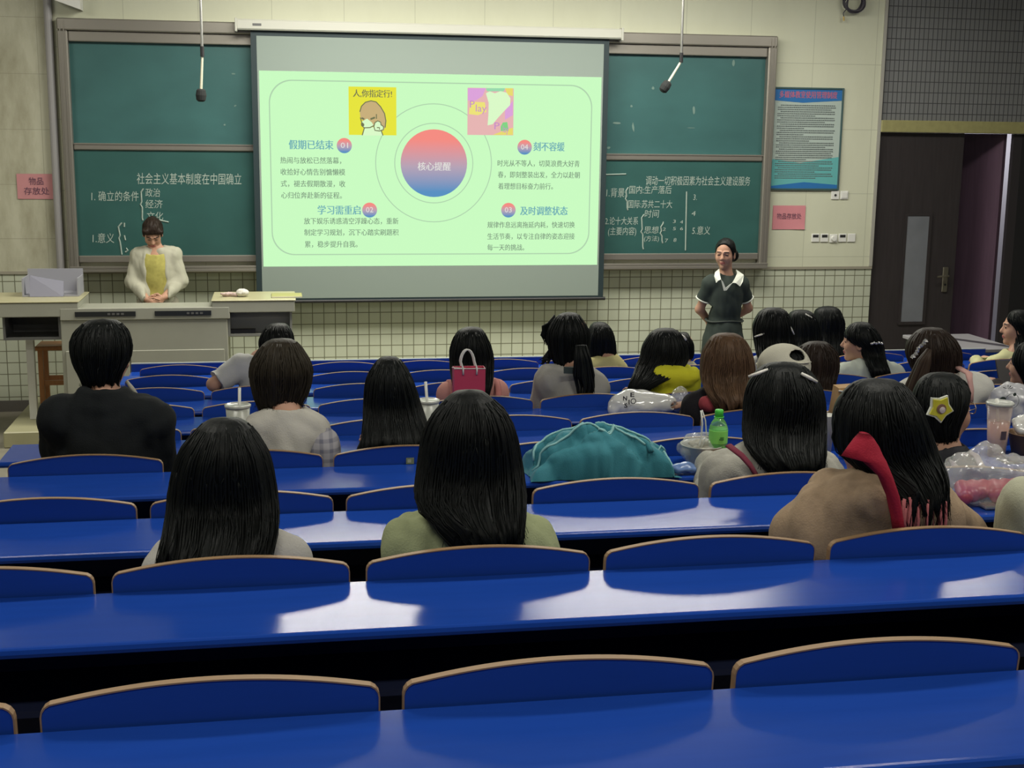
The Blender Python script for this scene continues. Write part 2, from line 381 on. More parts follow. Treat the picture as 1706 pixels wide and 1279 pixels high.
# corridor beyond the doors
cw = MB().box((5.6, YW+1.9, FRONT-.05), (XR, YW+2.0, 2.9)); cw.box((5.6, YW+.2, FRONT-.06), (XR, YW+1.9, FRONT)); cw.box((5.6, YW+.2, 2.9), (XR, YW+2.0, 3.0))
struct(cw.build('wall_corridor', mat('corridor_paint', (.5, .48, .52), rough=.7)))
# ================================================================== BLACKBOARD
GREEN = mat('green_chalkboard', (.042, .122, .120), rough=.42, spec=.4, var=.25, vscale=2.2, vstretch=(1, 1, 1.6))
yb = YW-.002
for a in ((7.9, YW+1.1, 1.0, .3, 30),): l_ = ceiling_light(*a, color=(.95, .95, 1)); l_.location.z = 2.85
bt = thing('blackboard', 'large green sliding chalkboard in a grey metal frame on the front wall', 'blackboard', (1.42, YW-.05, 1.13))
xl, xr, zb, zt = -1.80, 4.64, 1.135, 3.285
f = MB(); fw_, fd = .085, .11
f.box((xl, yb-fd, zt-.10), (xr, yb, zt), bev=.01); f.box((xl, yb-fd, zb), (xl+fw_, yb, zt-.1), bev=.01); f.box((xr-fw_, yb-fd, zb), (xr, yb, zt-.1), bev=.01)
f.box((xl+fw_, yb-.075, zt-.19), (xr-fw_, yb, zt-.10), bev=.006)
f.box((xl+fw_, yb-.075, zb+.07), (xr-fw_, yb, zb+.13), bev=.006)
for x in (xl+.028, xl+.058, xr-.03, xr-.06): f.box((x-.004, yb-fd-.006, zb+.01), (x+.004, yb-fd, zt-.02))
f.build('frame', ALU, bt)
t_ = MB().box((xl+.02, yb-.17, zb-.01), (xr-.02, yb, zb+.022), bev=.006); t_.box((xl+.02, yb-.17, zb+.022), (xr-.02, yb-.155, zb+.045), bev=.003)
t_.build('chalk_tray', ALU, bt)
zl = at(270, 245, YW)[2]; zr = at(1140, 262, YW)[2]; xm = 1.42
GREEN2 = mat('dark_green_chalkboard', (.030, .098, .090), rough=.42, spec=.4, var=.25, vscale=2.2, vstretch=(1, 1, 1.6))
def panel(x0, x1, z0, z1, dy): return MB().box((x0, yb-dy-.02, z0), (x1, yb-dy, z1)).build('board_panel', GREEN if dy < .02 else GREEN2, bt)
panel(xl+fw_, xm, zl, zt-.19, .01); panel(xm, xr-fw_, zr, zt-.19, .01)
p3 = panel(xl+fw_, xm, zb+.13, zl, .035); p4 = panel(xm, xr-fw_, zb+.13, zr, .035)
for pn, x0, x1, z in ((p3, xl+fw_, xm, zl), (p4, xm, xr-fw_, zr)):
    r_ = MB().box((x0, yb-.075, z-.03), (x1, yb-.02, z+.03), bev=.008); r_.box((x0, yb-.081, z+.018), (x1, yb-.075, z+.028)); r_.build('rail', ALU, pn)
CHALK = mat('chalk', (.36, .44, .39), rough=.9); FAINT = mat('faint_chalk', (.16, .25, .22), rough=.9)
def chalk(pn, Yp, items, marks):
    mb = MB()
    for s, x0, x1, y, hpx, sl in items:
        P = at(x0, y, Yp); w = at(x1, y, Yp)[0]-P[0]; put_text(mb, s, P, w, size=.1, shear=.08, hscale=(hpx/178/.09), slope=sl)
    for pts in marks: mb.tube([at(x, y, Yp) for x, y in pts], .0065, n=4)
    mb.build('chalk_writing', CHALK, pn)
brace = lambda x, y0, y1: [(x+4, y0), (x, y0+6), (x+1, (y0+y1)/2-4), (x-1, (y0+y1)/2), (x+2, (y0+y1)/2+5), (x+2, y1-4), (x+3, y1)]
chalk(p3, yb-.0575, [('社会主义基本制度在中国确立', 228, 402, 299, 17, .0), ('1. 确立的条件', 152, 231, 328, 15, 0), ('政治', 242, 267, 322, 13, 0), ('经济', 242, 271, 341, 13, 0), ('文化', 244, 272, 361, 13, 0), ('1.意义', 154, 190, 398, 15, 0)],
      [brace(235, 314, 367), [(203, 371), (197, 378), (200, 392), (198, 397), (200, 403), (203, 424)], [(207, 371), (207, 378)], [(207, 392), (209, 400)], [(210, 413), (213, 417), (209, 420)], [(258, 365), (281, 370)]])
chalk(p4, yb-.0575, [('调动一切积极因素为社会主义建设服务', 1076, 1250, 302, 15, 0), ('1.背景:', 1010, 1043, 322, 15, 0), ('国内:生产落后', 1048, 1119, 317, 13, 0), ('国际:苏共二十大', 1046, 1120, 341, 13, 0), ('2.论十大关系', 1008, 1063, 369, 13, 0), ('(主要内容)', 1013, 1060, 386, 13, 0), ('时间', 1074, 1098, 357, 13, 0), ('思想', 1073, 1097, 384, 12, 0), ('(方法)', 1073, 1098, 398, 9, 0), ('1', 1103, 1106, 372, 7, 0), ('2', 1104, 1109, 382, 7, 0), ('3', 1121, 1126, 369, 7, 0), ('4', 1133, 1138, 370, 7, 0), ('5', 1121, 1126, 381, 7, 0), ('6', 1133, 1138, 381, 7, 0), ('7', 1108, 1113, 401, 8, 0), ('8', 1122, 1127, 400, 8, 0), ('3.', 1155, 1161, 329, 12, 0), ('4', 1152, 1159, 356, 10, 0), ('5.意义', 1153, 1183, 385, 14, 0)],
      [brace(1043, 312, 350), brace(1069, 357, 415), brace(1101, 372, 405), [(1144, 319), (1142, 417)], [(1008, 291), (1043, 290)]])
# rubbed chalk marks and paper scraps left on the upper panels
mb = MB()
for x, y, w, h, a in ((1055, 212, 5, 21, .15), (1156, 183, 6, 18, -.05), (1088, 147, 6, 7, .3), (1008, 238, 10, 8, .6), (1014, 246, 8, 5, .2), (1052, 177, 5, 5, .2), (1152, 213, 18, 1.5, 0), (389, 123, 7, 3, 0), (374, 208, 4, 4, 0), (392, 176, 6, 3, .4), (1027, 205, 18, 4, 0), (1112, 82, 10, 12, .4), (1060, 84, 12, 14, .3), (1240, 95, 20, 7, 0), (1222, 105, 8, 16, 0), (1150, 88, 22, 14, .3)):
    P = at(x, y, yb-.0325); s = 1/181; c, sn = math.cos(a), math.sin(a)
    pts = []
    for k in range(9):
        q = 2*PI*k/9; rr = random.uniform(.6, 1.)
        u, v = math.cos(q)*w*s/2*rr, math.sin(q)*h*s/2*rr; pts.append((P[0]+u*c-v*sn, P[1], P[2]+u*sn+v*c))
    mb.face(pts)
mb.build('chalk_smudges', FAINT, bt)
# ================================================================== PROJECTION SCREEN
ys = 11.99
st = thing('projection_screen', 'white pull-down projection screen showing a pale green slide, hung before the chalkboard', 'projection screen', (1.41, ys, .88))
A0, A1 = at(393, 32, ys), at(1036, 63, ys)
c_ = MB().box((-.305, ys-.05, 3.215), (3.115, ys+.06, 3.305), bev=.012); c_.box((-.315, ys-.055, 3.2), (-.295, ys+.065, 3.315), bev=.004); c_.box((3.105, ys-.055, 3.2), (3.125, ys+.065, 3.315), bev=.004)
case = c_.build('roller_case', mat('case_white', (.50, .50, .44), rough=.4), st)
MB().box((-.165, ys-.0525, 3.25), (-.09, ys-.0505, 3.27)).build('name_plate', mat('grey_plate', (.12, .12, .12)), case)
sx0, sx1, sz0, sz1 = -.135, 2.955, .885, 3.17
MB().box((sx0-.05, ys, sz0-.02), (sx1+.05, ys+.004, 3.215)).build('border', mat('black_border', (.014, .03, .035), rough=.6), st)
MB().box((sx0, ys-.002, sz0), (sx1, ys-.0005, sz1)).build('fabric', mat('screen_fabric', (.24, .29, .26), rough=.8), st)
MB().tube([(sx0-.07, ys+.005, sz0-.03), (sx1+.07, ys+.005, sz0-.03)], .016, 10).build('weight_bar', BLACKM, st)
yp = ys-.003; c0, c1 = at(431, 115, yp), at(995, 441, yp); SW = 1.05
def slab(x0, x1, z0, z1, y, m, name, par, n=0, r=0.):
    return MB().face(rounded(x0, x1, z0, z1, r, y)).build(name, m, par)
def rounded(x0, x1, z0, z1, r, y, n=8):
    if r <= 0: return [(x0, y, z0), (x1, y, z0), (x1, y, z1), (x0, y, z1)]
    P = []
    for cx, cz, a0 in ((x1-r, z0+r, -PI/2), (x1-r, z1-r, 0), (x0+r, z1-r, PI/2), (x0+r, z0+r, PI)):
        for k in range(n+1):
            q = a0+PI/2*k/n; P.append((cx+r*math.cos(q), y, cz+r*math.sin(q)))
    return P
def ring(mb, P, r0, r1, y, n=64, m=0):
    V = []; F = []
    for k in range(n):
        q = 2*PI*k/n; V += [(P[0]+r0*math.cos(q), y, P[2]+r0*math.sin(q)), (P[0]+r1*math.cos(q), y, P[2]+r1*math.sin(q))]
    mb.add(V, [(2*k, 2*k+1, (2*k+3) % (2*n), (2*k+2) % (2*n)) for k in range(n)], m)
def disc(P, r, y, n=48): return [(P[0]+r*math.cos(2*PI*k/n), y, P[2]+r*math.sin(2*PI*k/n)) for k in range(n)]
SL = s2l
slide = slab(-.12, 2.94, c1[2], c0[2]-.012, yp, emission('slide_background', SL(198, 246, 190), SW), 'slide', st)
s_px = at(701, 280, yp)[0]-at(700, 280, yp)[0]
LINE = emission('slide_lines', SL(172, 206, 170), SW); GREY = emission('slide_grey_text', SL(120, 146, 122), SW); TEALT = emission('slide_heading', SL(112, 172, 178), SW)
mb = MB()
fo, fi = at(447, 134, yp), at(981, 424, yp); zc0, zc1 = .5*(fo[2]+at(981, 140, yp)[2]), .5*(fi[2]+at(447, 424, yp)[2])
for (e, w) in ((0, .010),):
    Po = rounded(fo[0], fi[0], zc1, zc0, .20, yp-.001, 12); Pi = rounded(fo[0]+w, fi[0]-w, zc1+w, zc0-w, .195, yp-.001, 12); n = len(Po)
    mb.add(Po+Pi, [(i, (i+1) % n, (i+1) % n+n, i+n) for i in range(n)])
cc = at(723, 272, yp); ring(mb, cc, 96*s_px, 97.5*s_px, yp-.001); ring(mb, cc, 64.5*s_px, 66*s_px, yp-.001)
mb.build('slide_outline', LINE, slide)
def grad(name, top, bot, z0, z1):
    m = bpy.data.materials.new(name); m.use_nodes = True; nt = m.node_tree; nt.nodes.clear(); L = nt.links
    tc = nt.nodes.new('ShaderNodeTexCoord'); sp = nt.nodes.new('ShaderNodeSeparateXYZ'); L.new(tc.outputs['Generated'], sp.inputs[0])
    rp = nt.nodes.new('ShaderNodeValToRGB'); rp.color_ramp.elements[0].color = (*bot, 1); rp.color_ramp.elements[1].color = (*top, 1)
    rp.color_ramp.elements[0].position = .08; rp.color_ramp.elements[1].position = .85
    e_ = rp.color_ramp.elements.new(.45); e_.color = (*SL(178, 160, 178), 1)
    L.new(sp.outputs['Z'], rp.inputs[0])
    e = nt.nodes.new('ShaderNodeEmission'); e.inputs[1].default_value = SW; L.new(rp.outputs[0], e.inputs[0]); o = nt.nodes.new('ShaderNodeOutputMaterial'); L.new(e.outputs[0], o.inputs[0]); return m
GR = grad('red_blue_disc', SL(240, 138, 128), SL(88, 142, 190), 0, 1)
def thindisc(P, r, y, name, m): 
    a = disc(P, r, y); b_ = disc(P, r, y-.0004); n = len(a)
    return obj(name, a+b_, [tuple(range(n)), tuple(range(n, 2*n))]+[(i, (i+1) % n, (i+1) % n+n, i+n) for i in range(n)], m, slide)
thindisc(cc, 55.5*s_px, yp-.0015, 'slide_disc', GR)
for x, y in ((573.6, 242.5), (615.8, 349.8), (847, 350), (874, 245.2)): thindisc(at(x, y, yp), 12.3*s_px, yp-.0015, 'number_disc', GR)
PALET = emission('slide_pale_text', SL(222, 222, 216), SW); YT = yp-.0024
for s, x, y, w in (('01', 573.6, 242.5, 12), ('02', 615.8, 349.8, 12), ('03', 847, 350, 12), ('04', 874, 245.2, 12)):
    mb = MB(); put_text(mb, s, np.array([at(x-w/2, y, YT)[0], YT, at(x, y, YT)[2]]), w*s_px, size=.068); mb.build('disc_number', PALET, slide)
P = at(696, 278, YT); mb = MB()
for dx in (-.001, .001): put_text(mb, '核心提醒', P+[dx, 0, 0], 55*s_px, size=.082)
mb.build('disc_title', PALET, slide)
mb = MB()
for s, x0, x1, y in (('假期已结束', 481.5, 553, 242), ('学习需重启', 529.5, 599.5, 351), ('刻不容缓', 889, 942, 245.2), ('及时调整状态', 867, 948.5, 352.3)):
    mb = MB()
    for dx in (-.0022, -.0007, .0007, .0022): put_text(mb, s, at(x0, y, YT)+[dx, -dx*.1, 0], (x1-x0)*s_px, size=.088)
    mb.build('slide_heading', TEALT, slide)
mb = MB()
for cw_, lines in ((10.65, (('热闹与放松已然落幕，', 467, 267.7), ('收拾好心情告别慵懒模', 467.5, 287), ('式，褪去假期散漫，收', 468, 306.6), ('心归位奔赴新的征程。', 468.5, 326))),
                   (10.5, (('放下娱乐诱惑清空浮躁心态，重新', 506.5, 369), ('制定学习规划，沉下心踏实刷题积', 507, 388), ('累，稳步提升自我。', 508, 407.7))),
                   (10.2, (('规律作息远离拖延内耗，快速切换', 812, 375.3), ('生活节奏，以专注自律的姿态迎接', 812, 394.6), ('每一天的挑战。', 812, 413))),
                   (10.2, (('时光从不等人，切莫浪费大好青', 829, 272.6), ('春，即刻整装出发，全力以赴朝', 829.5, 291.6), ('着理想目标奋力前行。', 830, 310.8)))):
    for s, x, y in lines:
        mb = MB()
        for dx in (-.0007, .0007): put_text(mb, s, at(x, y, YT)+[dx, -dx*.2, 0], (len(s)*cw_-2-(6 if s[-1] in '，。' else 0))*s_px, size=.063)
        mb.build('slide_text_line', GREY, slide)
# the two small pictures on the slide
q0, q1 = at(580.5, 144, yp), at(660.5, 225.5, yp)
pic = slab(q0[0], q1[0], q1[2], q0[2], yp-.0012, emission('picture_yellow', SL(226, 224, 62), SW), 'yellow_picture', st)
def blob(pts, y): return [(*at(px_, py_, y)[[0]], y, at(px_, py_, y)[2]) for px_, py_ in pts]
def zz(X, Y): return (560+X/5.331, 130+Y/5.331)         # crop coordinates of the slide pictures
mb = MB()
ol = [(210, 300), (225, 250), (260, 215), (310, 202), (355, 212), (395, 255), (430, 315), (442, 380), (435, 440), (415, 470), (340, 440), (300, 400), (240, 380), (215, 350)]
mb.face(blob([zz(*p) for p in ol], yp-.0017)); mb.build('dog_head', emission('picture_tan', SL(196, 172, 122), SW), pic)
mb = MB()
mb.face(blob([zz(*p) for p in [(232, 385), (275, 360), (318, 395), (335, 425), (300, 440), (250, 440), (222, 415)]], yp-.0022))
mb.face(blob([zz(*p) for p in [(250, 445), (330, 435), (400, 465), (415, 510), (235, 510)]], yp-.0021))
mb.face(blob([zz(*p) for p in [(345, 395), (370, 380), (395, 392), (398, 415), (420, 430), (420, 458), (385, 470), (345, 465), (335, 430)]], yp-.0023))
mb.build('dog_muzzle', emission('picture_white', SL(214, 244, 196), SW), pic)
mb = MB()
def stroke(pts, r=.0045, y=yp-.0032): mb.tube(blob([zz(*p) for p in pts], y), r, 4)
stroke(ol[:9]); stroke([(215, 350), (228, 395), (225, 420), (250, 442), (300, 440), (335, 422)]); stroke([(250, 445), (232, 508)]); stroke([(400, 465), (416, 510)])
stroke([(345, 395), (370, 380), (395, 392), (398, 415), (420, 430), (420, 458), (385, 470), (345, 465), (335, 430), (345, 395)]); stroke([(362, 440), (385, 440), (385, 458)]); stroke([(358, 320), (358, 362)])
stroke([(225, 355), (250, 365)], .008); stroke([(305, 365), (345, 350)], .008)
mb.face(blob([zz(*p) for p in [(218, 405), (235, 395), (250, 408), (248, 428), (228, 428)]], yp-.0026))
P = at(*zz(150, 140), yp); put_text(mb, '人,你指定行!', np.array([P[0], yp-.0024, P[2]]), 63*s_px, size=.072); put_text(mb, '人,你指定行!', np.array([P[0]+.0025, yp-.0025, P[2]]), 63*s_px, size=.072)
mb.build('picture_outline', emission('picture_dark', SL(112, 116, 84), SW), pic)
q0, q1 = at(779, 146, yp), at(855, 225.5, yp)
pic = slab(q0[0], q1[0], q1[2], q0[2], yp-.0012, emission('picture_pink', SL(226, 178, 176), SW), 'pastel_picture', st)
for nm, col, pts in (('lilac_patch', (216, 160, 214), [(1170, 90), (1330, 90), (1300, 160), (1240, 200), (1170, 200)]), ('green_patch', (150, 214, 170), [(1330, 90), (1500, 90), (1490, 118), (1340, 118)]), ('yellow_patch', (232, 222, 120), [(1190, 210), (1320, 215), (1335, 300), (1260, 330), (1180, 320)]),
                     ('gold_patch', (228, 214, 110), [(1500, 90), (1570, 90), (1570, 160), (1520, 150)]), ('lilac_patch', (206, 176, 212), [(1500, 290), (1570, 200), (1570, 330), (1500, 370)]), ('gold_patch', (226, 212, 120), [(1390, 505), (1570, 505), (1570, 440), (1480, 470)]), ('mint_patch', (128, 208, 130), [(1480, 395), (1520, 390), (1532, 470), (1462, 470), (1462, 430)])):
    MB().face(blob([zz(*p) for p in pts], yp-.0016)).build(nm, emission(nm, SL(*col), SW), pic)
mb = MB(); mb.face(blob([zz(*p) for p in [(1330, 135), (1365, 118), (1410, 135), (1460, 116), (1515, 130), (1548, 180), (1545, 240), (1500, 285), (1440, 350), (1390, 410), (1345, 420), (1352, 330), (1355, 220)]], yp-.0019))
mb.build('white_shape', emission('picture_white', SL(214, 244, 196), SW), pic)
mb = MB()
for s, x, y, w in (('P', 1188, 235, 8), ('lay', 1240, 270, 18), ('P', 1405, 428, 9), ('lay', 1480, 455, 10)):
    P = at(*zz(x, y), yp); mb = MB(); put_text(mb, s, np.array([P[0], yp-.0024, P[2]]), w*s_px, size=.09); mb.build('picture_letters', emission('picture_mauve', SL(196, 140, 196), SW), pic)
# ================================================================== THINGS ON THE FRONT WALL
pp = thing('notice_poster', 'blue and white framed notice full of small print right of the chalkboard', 'poster', (4.99, YW, 1.87))
x0, x1, z0, z1 = 4.655, 5.345, 1.88, 2.81
MB().box((x0, YW-.012, z0), (x1, YW-.002, z1)).build('sheet', mat('poster_paper', (.42, .50, .46), rough=.35), pp)
b = MB(); w = .018
for a in ((x0-w, z0-w, x0, z1+w), (x1, z0-w, x1+w, z1+w), (x0, z1, x1, z1+w), (x0, z0-w, x1, z0)): b.box((a[0], YW-.022, a[1]), (a[2], YW-.001, a[3]), bev=.003)
b.build('frame', mat('dark_green_frame', (.05, .10, .10), rough=.4), pp)
yq = YW-.0135
mb = MB(); mb.face([(x0, yq, z1), (x1, yq, z1), (x1, yq, z1-.10), (x0+.3, yq, z1-.125), (x0, yq, z1-.105)][::-1]); mb.build('blue_band', mat('poster_blue', (.03, .16, .42), rough=.35), pp); mb = MB(); mb.face([(x0, yq, z0), (x1, yq, z0), (x1, yq, z0+.035), (x0+.35, yq, z0+.06), (x0, yq, z0+.02)])
mb.build('blue_band', mat('poster_blue', (.03, .16, .42), rough=.35), pp)
mb = MB(); mb.face([(x0, yq+.0004, z0), (x1, yq+.0004, z0), (x1, yq+.0004, z0+.30), (x0+.3, yq+.0004, z0+.24), (x0, yq+.0004, z0+.28)]); mb.build('teal_band', mat('poster_teal', (.13, .42, .42), rough=.35), pp)
mb = MB(); put_text(mb, '多媒体教室使用管理制度', np.array([x0+.06, yq-.001, z1-.055]), .58, size=.07); put_text(mb, '多媒体教室使用管理制度', np.array([x0+.062, yq-.0011, z1-.055]), .58, size=.07); mb.build('title', mat('poster_red', (.50, .12, .18)), pp)
mb = MB(); z = z1-.15; k = 0
while z > z0+.09:
    x = x0+.05+(.03 if k % 3 == 0 else 0); xe = x0+(.62 if k % 3 != 2 else random.uniform(.3, .6))
    while x < xe:
        w = random.uniform(.008, .018); mb.face([(x, yq-.001, z-.0045), (x+w, yq-.001, z-.0045), (x+w, yq-.001, z+.0045), (x, yq-.001, z+.0045)]); x += w+.004
    z -= .0195; k += 1
o = mb.build('small_print', mat('poster_print', (.10, .12, .12)), pp); o['kind'] = 'stuff'
PINK = mat('pink_paper', (.62, .24, .27), rough=.7, var=.08, vscale=9); PINK2 = mat('faded_pink_paper', (.50, .22, .23), rough=.7, var=.1, vscale=9); INK = mat('dark_ink', (.14, .06, .10))
def sign(x0, x1, z0, z1, lines, m, label):
    t = thing('pink_sign', label, 'sign', ((x0+x1)/2, YW, z0)); n = 6; V = []; F = []
    for i in range(n+1):
        for j in range(n+1): 
            u, v = i/n, j/n; V.append((x0+(x1-x0)*u, YW-.004-.006*abs(u-.5)-.004*(v < .1)*u, z0+(z1-z0)*v))
    V2 = [(a, YW-.001, c) for a, b_, c in V]; N = (n+1)*(n+1)
    F = [(i*(n+1)+j, (i+1)*(n+1)+j, (i+1)*(n+1)+j+1, i*(n+1)+j+1) for i in range(n) for j in range(n)]; F += [tuple(q+N for q in f_[::-1]) for f_ in F]
    obj('paper', V+V2, F, m, t, True); mb = MB()
    for s, cx, cz, w, h in lines: put_text(mb, s, np.array([cx-w/2, YW-.0085, cz]), w, size=h)
    mb.build('lettering', INK, t)
sign(-2.21, -1.87, 1.755, 1.972, (('物品', -2.05, 1.905, .12, .07), ('存放处', -2.05, 1.82, .21, .07)), PINK2, 'faded pink paper sign on the stained stone panel left of the chalkboard')
sign(4.71, 5.04, 1.487, 1.715, (('物品存放处', 4.875, 1.61, .25, .062),), PINK, 'pink paper sign taped under the blue notice right of the chalkboard')
def plate(cx, cz, w, h, label, kind, name, group=None):
    t = thing(name, label, 'switch' if 'switch' in name else 'socket', (cx, YW, cz-h/2), group)
    MB().box((cx-w/2, YW-.012, cz-h/2), (cx+w/2, YW-.001, cz+h/2), bev=.004).build('plate', WHITE, t)
    if kind == 'socket': MB().box((cx-.028, YW-.014, cz+.004), (cx+.028, YW-.0115, cz+.03)).build('slot', mat('socket_slot', (.02, .02, .02)), t)
    elif kind == 'key': MB().lathe([(0, -.004), (.012, -.004), (.012, .002), (0, .002)], (cx, YW-.012, cz), 12, axis=1).build('button', mat('black_knob', (.03, .03, .03)), t)
    elif kind == 'rocker': MB().box((cx-.03, YW-.017, cz-.03), (cx+.03, YW-.0115, cz+.03), bev=.003).build('rocker', WHITE, t)
    elif kind == 'dial': MB().lathe([(0, -.02), (.024, -.02), (.03, 0), (0, 0)], (cx, YW-.0115, cz), 16, axis=1).build('dial', WHITE, t)
for px_, py_, k, l, nm in ((1391, 325, 'key', 'white switch plate with a black button below the notice', 'button_switch'), (1406, 325, 'rocker', 'white rocker switch beside the black-button plate', 'rocker_switch'), (1358, 396, 'socket', 'white wall socket, first in the row below the pink sign', 'wall_socket'), (1373, 396, 'socket', 'white wall socket, second in the row below the pink sign', 'wall_socket'), (1388, 397, 'dial', 'white wall plate with a round dial between the sockets', 'dial_switch'), (1403, 396, 'socket', 'white wall socket with a black slot, just right of the dial plate', 'wall_socket'), (1418, 396, 'blank', 'blank grubby wall plate at the end of the socket row', 'wall_socket')):
    P = at(px_, py_, YW); plate(P[0], P[2], .082, .082, l, k, nm)
# coil of black cable hanging high on the wall
P = at(1421, 4, YW-.05); mb = MB()
for k in range(7):
    R_ = .085+.006*k % .03; mb.tube([(P[0]+R_*math.cos(q)+.008*math.sin(3*q+k), P[1]-.01*k+.012*math.sin(2*q+k), P[2]+R_*.9*math.sin(q)) for q in np.linspace(0, 2*PI, 28)], .006, 6)
mb.tube([(P[0]-.06, P[1], P[2]-.06), (P[0]-.09, P[1], P[2]-.10), (P[0]-.085, P[1], P[2]-.13)], .005, 6)
co = mb.build('cable_coil', mat('dark_cable', (.05, .045, .06), rough=.5)); tag(co, 'coil of dark cable hanging high on the cream wall above the notice', 'cable')
MB().tube([(P[0]-.085, P[1], P[2]-.13), (P[0]-.08, P[1], P[2]-.17)], .009, 8).build('plug', mat('brass_plug', (.5, .36, .12), rough=.4), co)
# grey conduit pipe left of the board, small white box above it
a, b = at(81, 0, YW-.06), at(99, 455, YW-.06); tag(MB().tube([(-1.875, YW-.04, 1.1), (-1.875, YW-.04, CEIL-.001)], .034, 14).build('conduit_pipe', mat('grey_pipe', (.30, .29, .29), rough=.45), smooth=False), 'grey vertical conduit pipe running down beside the chalkboard frame', 'pipe')
P0, P1 = at(93, 0, YW-.1), at(136, 17, YW-.1)
wb = MB(); wb.add([(P0[0], YW-.18, P1[2]+.07), (P1[0], YW-.18, P1[2]), (P1[0], YW-.18, 3.75), (P0[0], YW-.18, 3.75), (P0[0], YW-.002, P1[2]+.07), (P1[0], YW-.002, P1[2]), (P1[0], YW-.002, 3.75), (P0[0], YW-.002, 3.75)], [(0, 1, 2, 3), (7, 6, 5, 4), (0, 4, 5, 1), (1, 5, 6, 2), (2, 6, 7, 3), (3, 7, 4, 0)])
tag(wb.build('wall_box', WHITE), 'white box mounted high on the wall above the chalkboard corner', 'box')
# two microphones hanging from the ceiling on thin rods
def hang_mic(top, joint, end, head, Yp, label):
    J, E_, H_ = at(*joint, Yp), at(*end, Yp), at(*head, Yp); T = np.array([at(*top, Yp)[0], Yp, CEIL-.001])
    t = thing('hanging_microphone', label, 'microphone', T)
    MB().tube([T, J], .011, 10).build('drop_rod', STEEL, t)
    mb = MB().tube([J+[0, 0, .05], J+[0, 0, -.03]], .016, 10); mb.build('joint', BLACKM, t)
    MB().tube([J+[0, 0, -.02], E_], [.009, .011], 10).build('boom', mat('boom_cream', (.55, .52, .40), rough=.4), t)
    d = (H_-E_)/np.linalg.norm(H_-E_); L_ = .1
    MB().tube([E_, E_+d*.012, E_+d*.05, E_+d*(L_-.012), E_+d*L_], [.025, .036, .042, .036, .02], 14).build('foam_head', mat('black_foam', (.012, .014, .014), rough=.9), t)
    pl = MB().tube([T+[0, 0, -.02], T], .05, 14); pl.build('ceiling_mount', WHITE, t)
hang_mic((333, 0), (337, 88), (335, 148), (335, 170), 11.0, 'microphone hanging straight down over the left half of the chalkboard')
hang_mic((1137, 0), (1135, 98), (1114, 136), (1100, 157), 11.0, 'microphone on a tilted boom hanging before the right chalkboard panel')
# ================================================================== LECTERN
LY = 10.9
LECT = mat('lectern_grey', (.33, .33, .27), rough=.5, var=.08, vscale=6); LTOP = mat('lectern_wood_top', (.46, .43, .26), rough=.35, var=.15, vscale=8, vstretch=(.5, 8, 8)); LDARK = mat('lectern_dark_shelf', (.11, .11, .105), rough=.5); LMID = mat('lectern_grey_recess', (.22, .22, .20), rough=.5)
lt = thing('lectern', 'wide grey multimedia lectern with raised wings and a dark control strip', 'lectern', (-1.06, LY+.3, .001))
LX0 = at(104, 600, LY)[0]; LX1 = at(381, 600, LY)[0]
MB().box((LX0, LY, .001), (LX1, LY+.52, .86), bev=.006).build('cabinet', LECT, lt)
d_ = MB().box((at(218, 590, LY)[0], LY-.014, .05), (LX1-.03, LY-.001, at(300, 582, LY)[2]), bev=.004); d_.build('drawer', LECT, lt)
d_ = MB().box((LX0+.03, LY-.014, .05), (at(216, 590, LY)[0], LY-.001, at(150, 584, LY)[2]), bev=.004); d_.build('drawer', LECT, lt)
MB().box((LX0, LY-.012, .86), (LX1+.02, LY+.30, at(240, 512, LY)[2]), bev=.006).build('console', LECT, lt)
for a, b in ((125, 226), (258, 352)):
    A, B = at(a, 519, LY), at(b, 517, LY); s_ = MB().box((A[0], LY-.018, .89), (B[0], LY-.0115, .93)).build('control_strip', mat('control_black', (.02, .022, .024), rough=.3), lt)
    kb = MB()
    for k in range(4): kb.box((A[0]+.35+.035*k-.1, LY-.021, .902), (A[0]+.372+.035*k-.1, LY-.0175, .918))
    kb.build('buttons', mat('button_grey', (.10, .10, .10)), s_)
# left wing runs out of the photo, right wing ends before the screen edge
wl0, wl1 = -3.3, at(131, 520, LY)[0]; zL0, zL1 = at(60, 528, LY)[2], at(60, 502, LY)[2]
MB().box((wl0, LY-.01, zL0), (wl1, LY+.62, zL1-.012), bev=.005).build('wing', LECT, lt)
MB().box((wl0, LY-.015, zL1-.0115), (wl1+.005, LY+.625, zL1), bev=.004).build('wing_top', LTOP, lt)
wr0, wr1 = at(353, 510, LY)[0], at(491, 510, LY)[0]; zR0, zR1 = at(420, 520, LY)[2], at(420, 499, LY)[2]
MB().box((wr0, LY-.01, zR0), (wr1, LY+.55, zR1-.012), bev=.005).build('wing', LECT, lt)
MB().box((wr0-.005, LY-.015, zR1-.0115), (wr1+.01, LY+.555, zR1), bev=.004).build('wing_top', LTOP, lt)
def shelf(x0, x1, z0, z1, name, deep=.35, mm=None):
    m = MB(); t = .018
    m.box((x0, LY+.02, z0), (x1, LY+.5, z0+t)); m.box((x0, LY+.02, z0+t), (x0+t, LY+.5, z1)); m.box((x1-t, LY+.02, z0+t), (x1, LY+.5, z1)); m.box((x0+t, LY+deep, z0+t), (x1-t, LY+.5, z1)); return m.build(name, mm or LDARK, lt)
shelf(at(4, 550, LY)[0], LX0-.002, at(50, 567, LY)[2], zL0-.001, 'shelf'); 
sh = shelf(LX1+.002, at(487, 550, LY)[0], at(430, 560, LY)[2], zR0-.001, 'shelf', .12, LMID)
MB().box((LX1+.02, LY+.04, at(430, 560, LY)[2]+.02), (LX1+.22, LY+.11, at(430, 560, LY)[2]+.05)).build('shelf_box', BLACKM, lt)
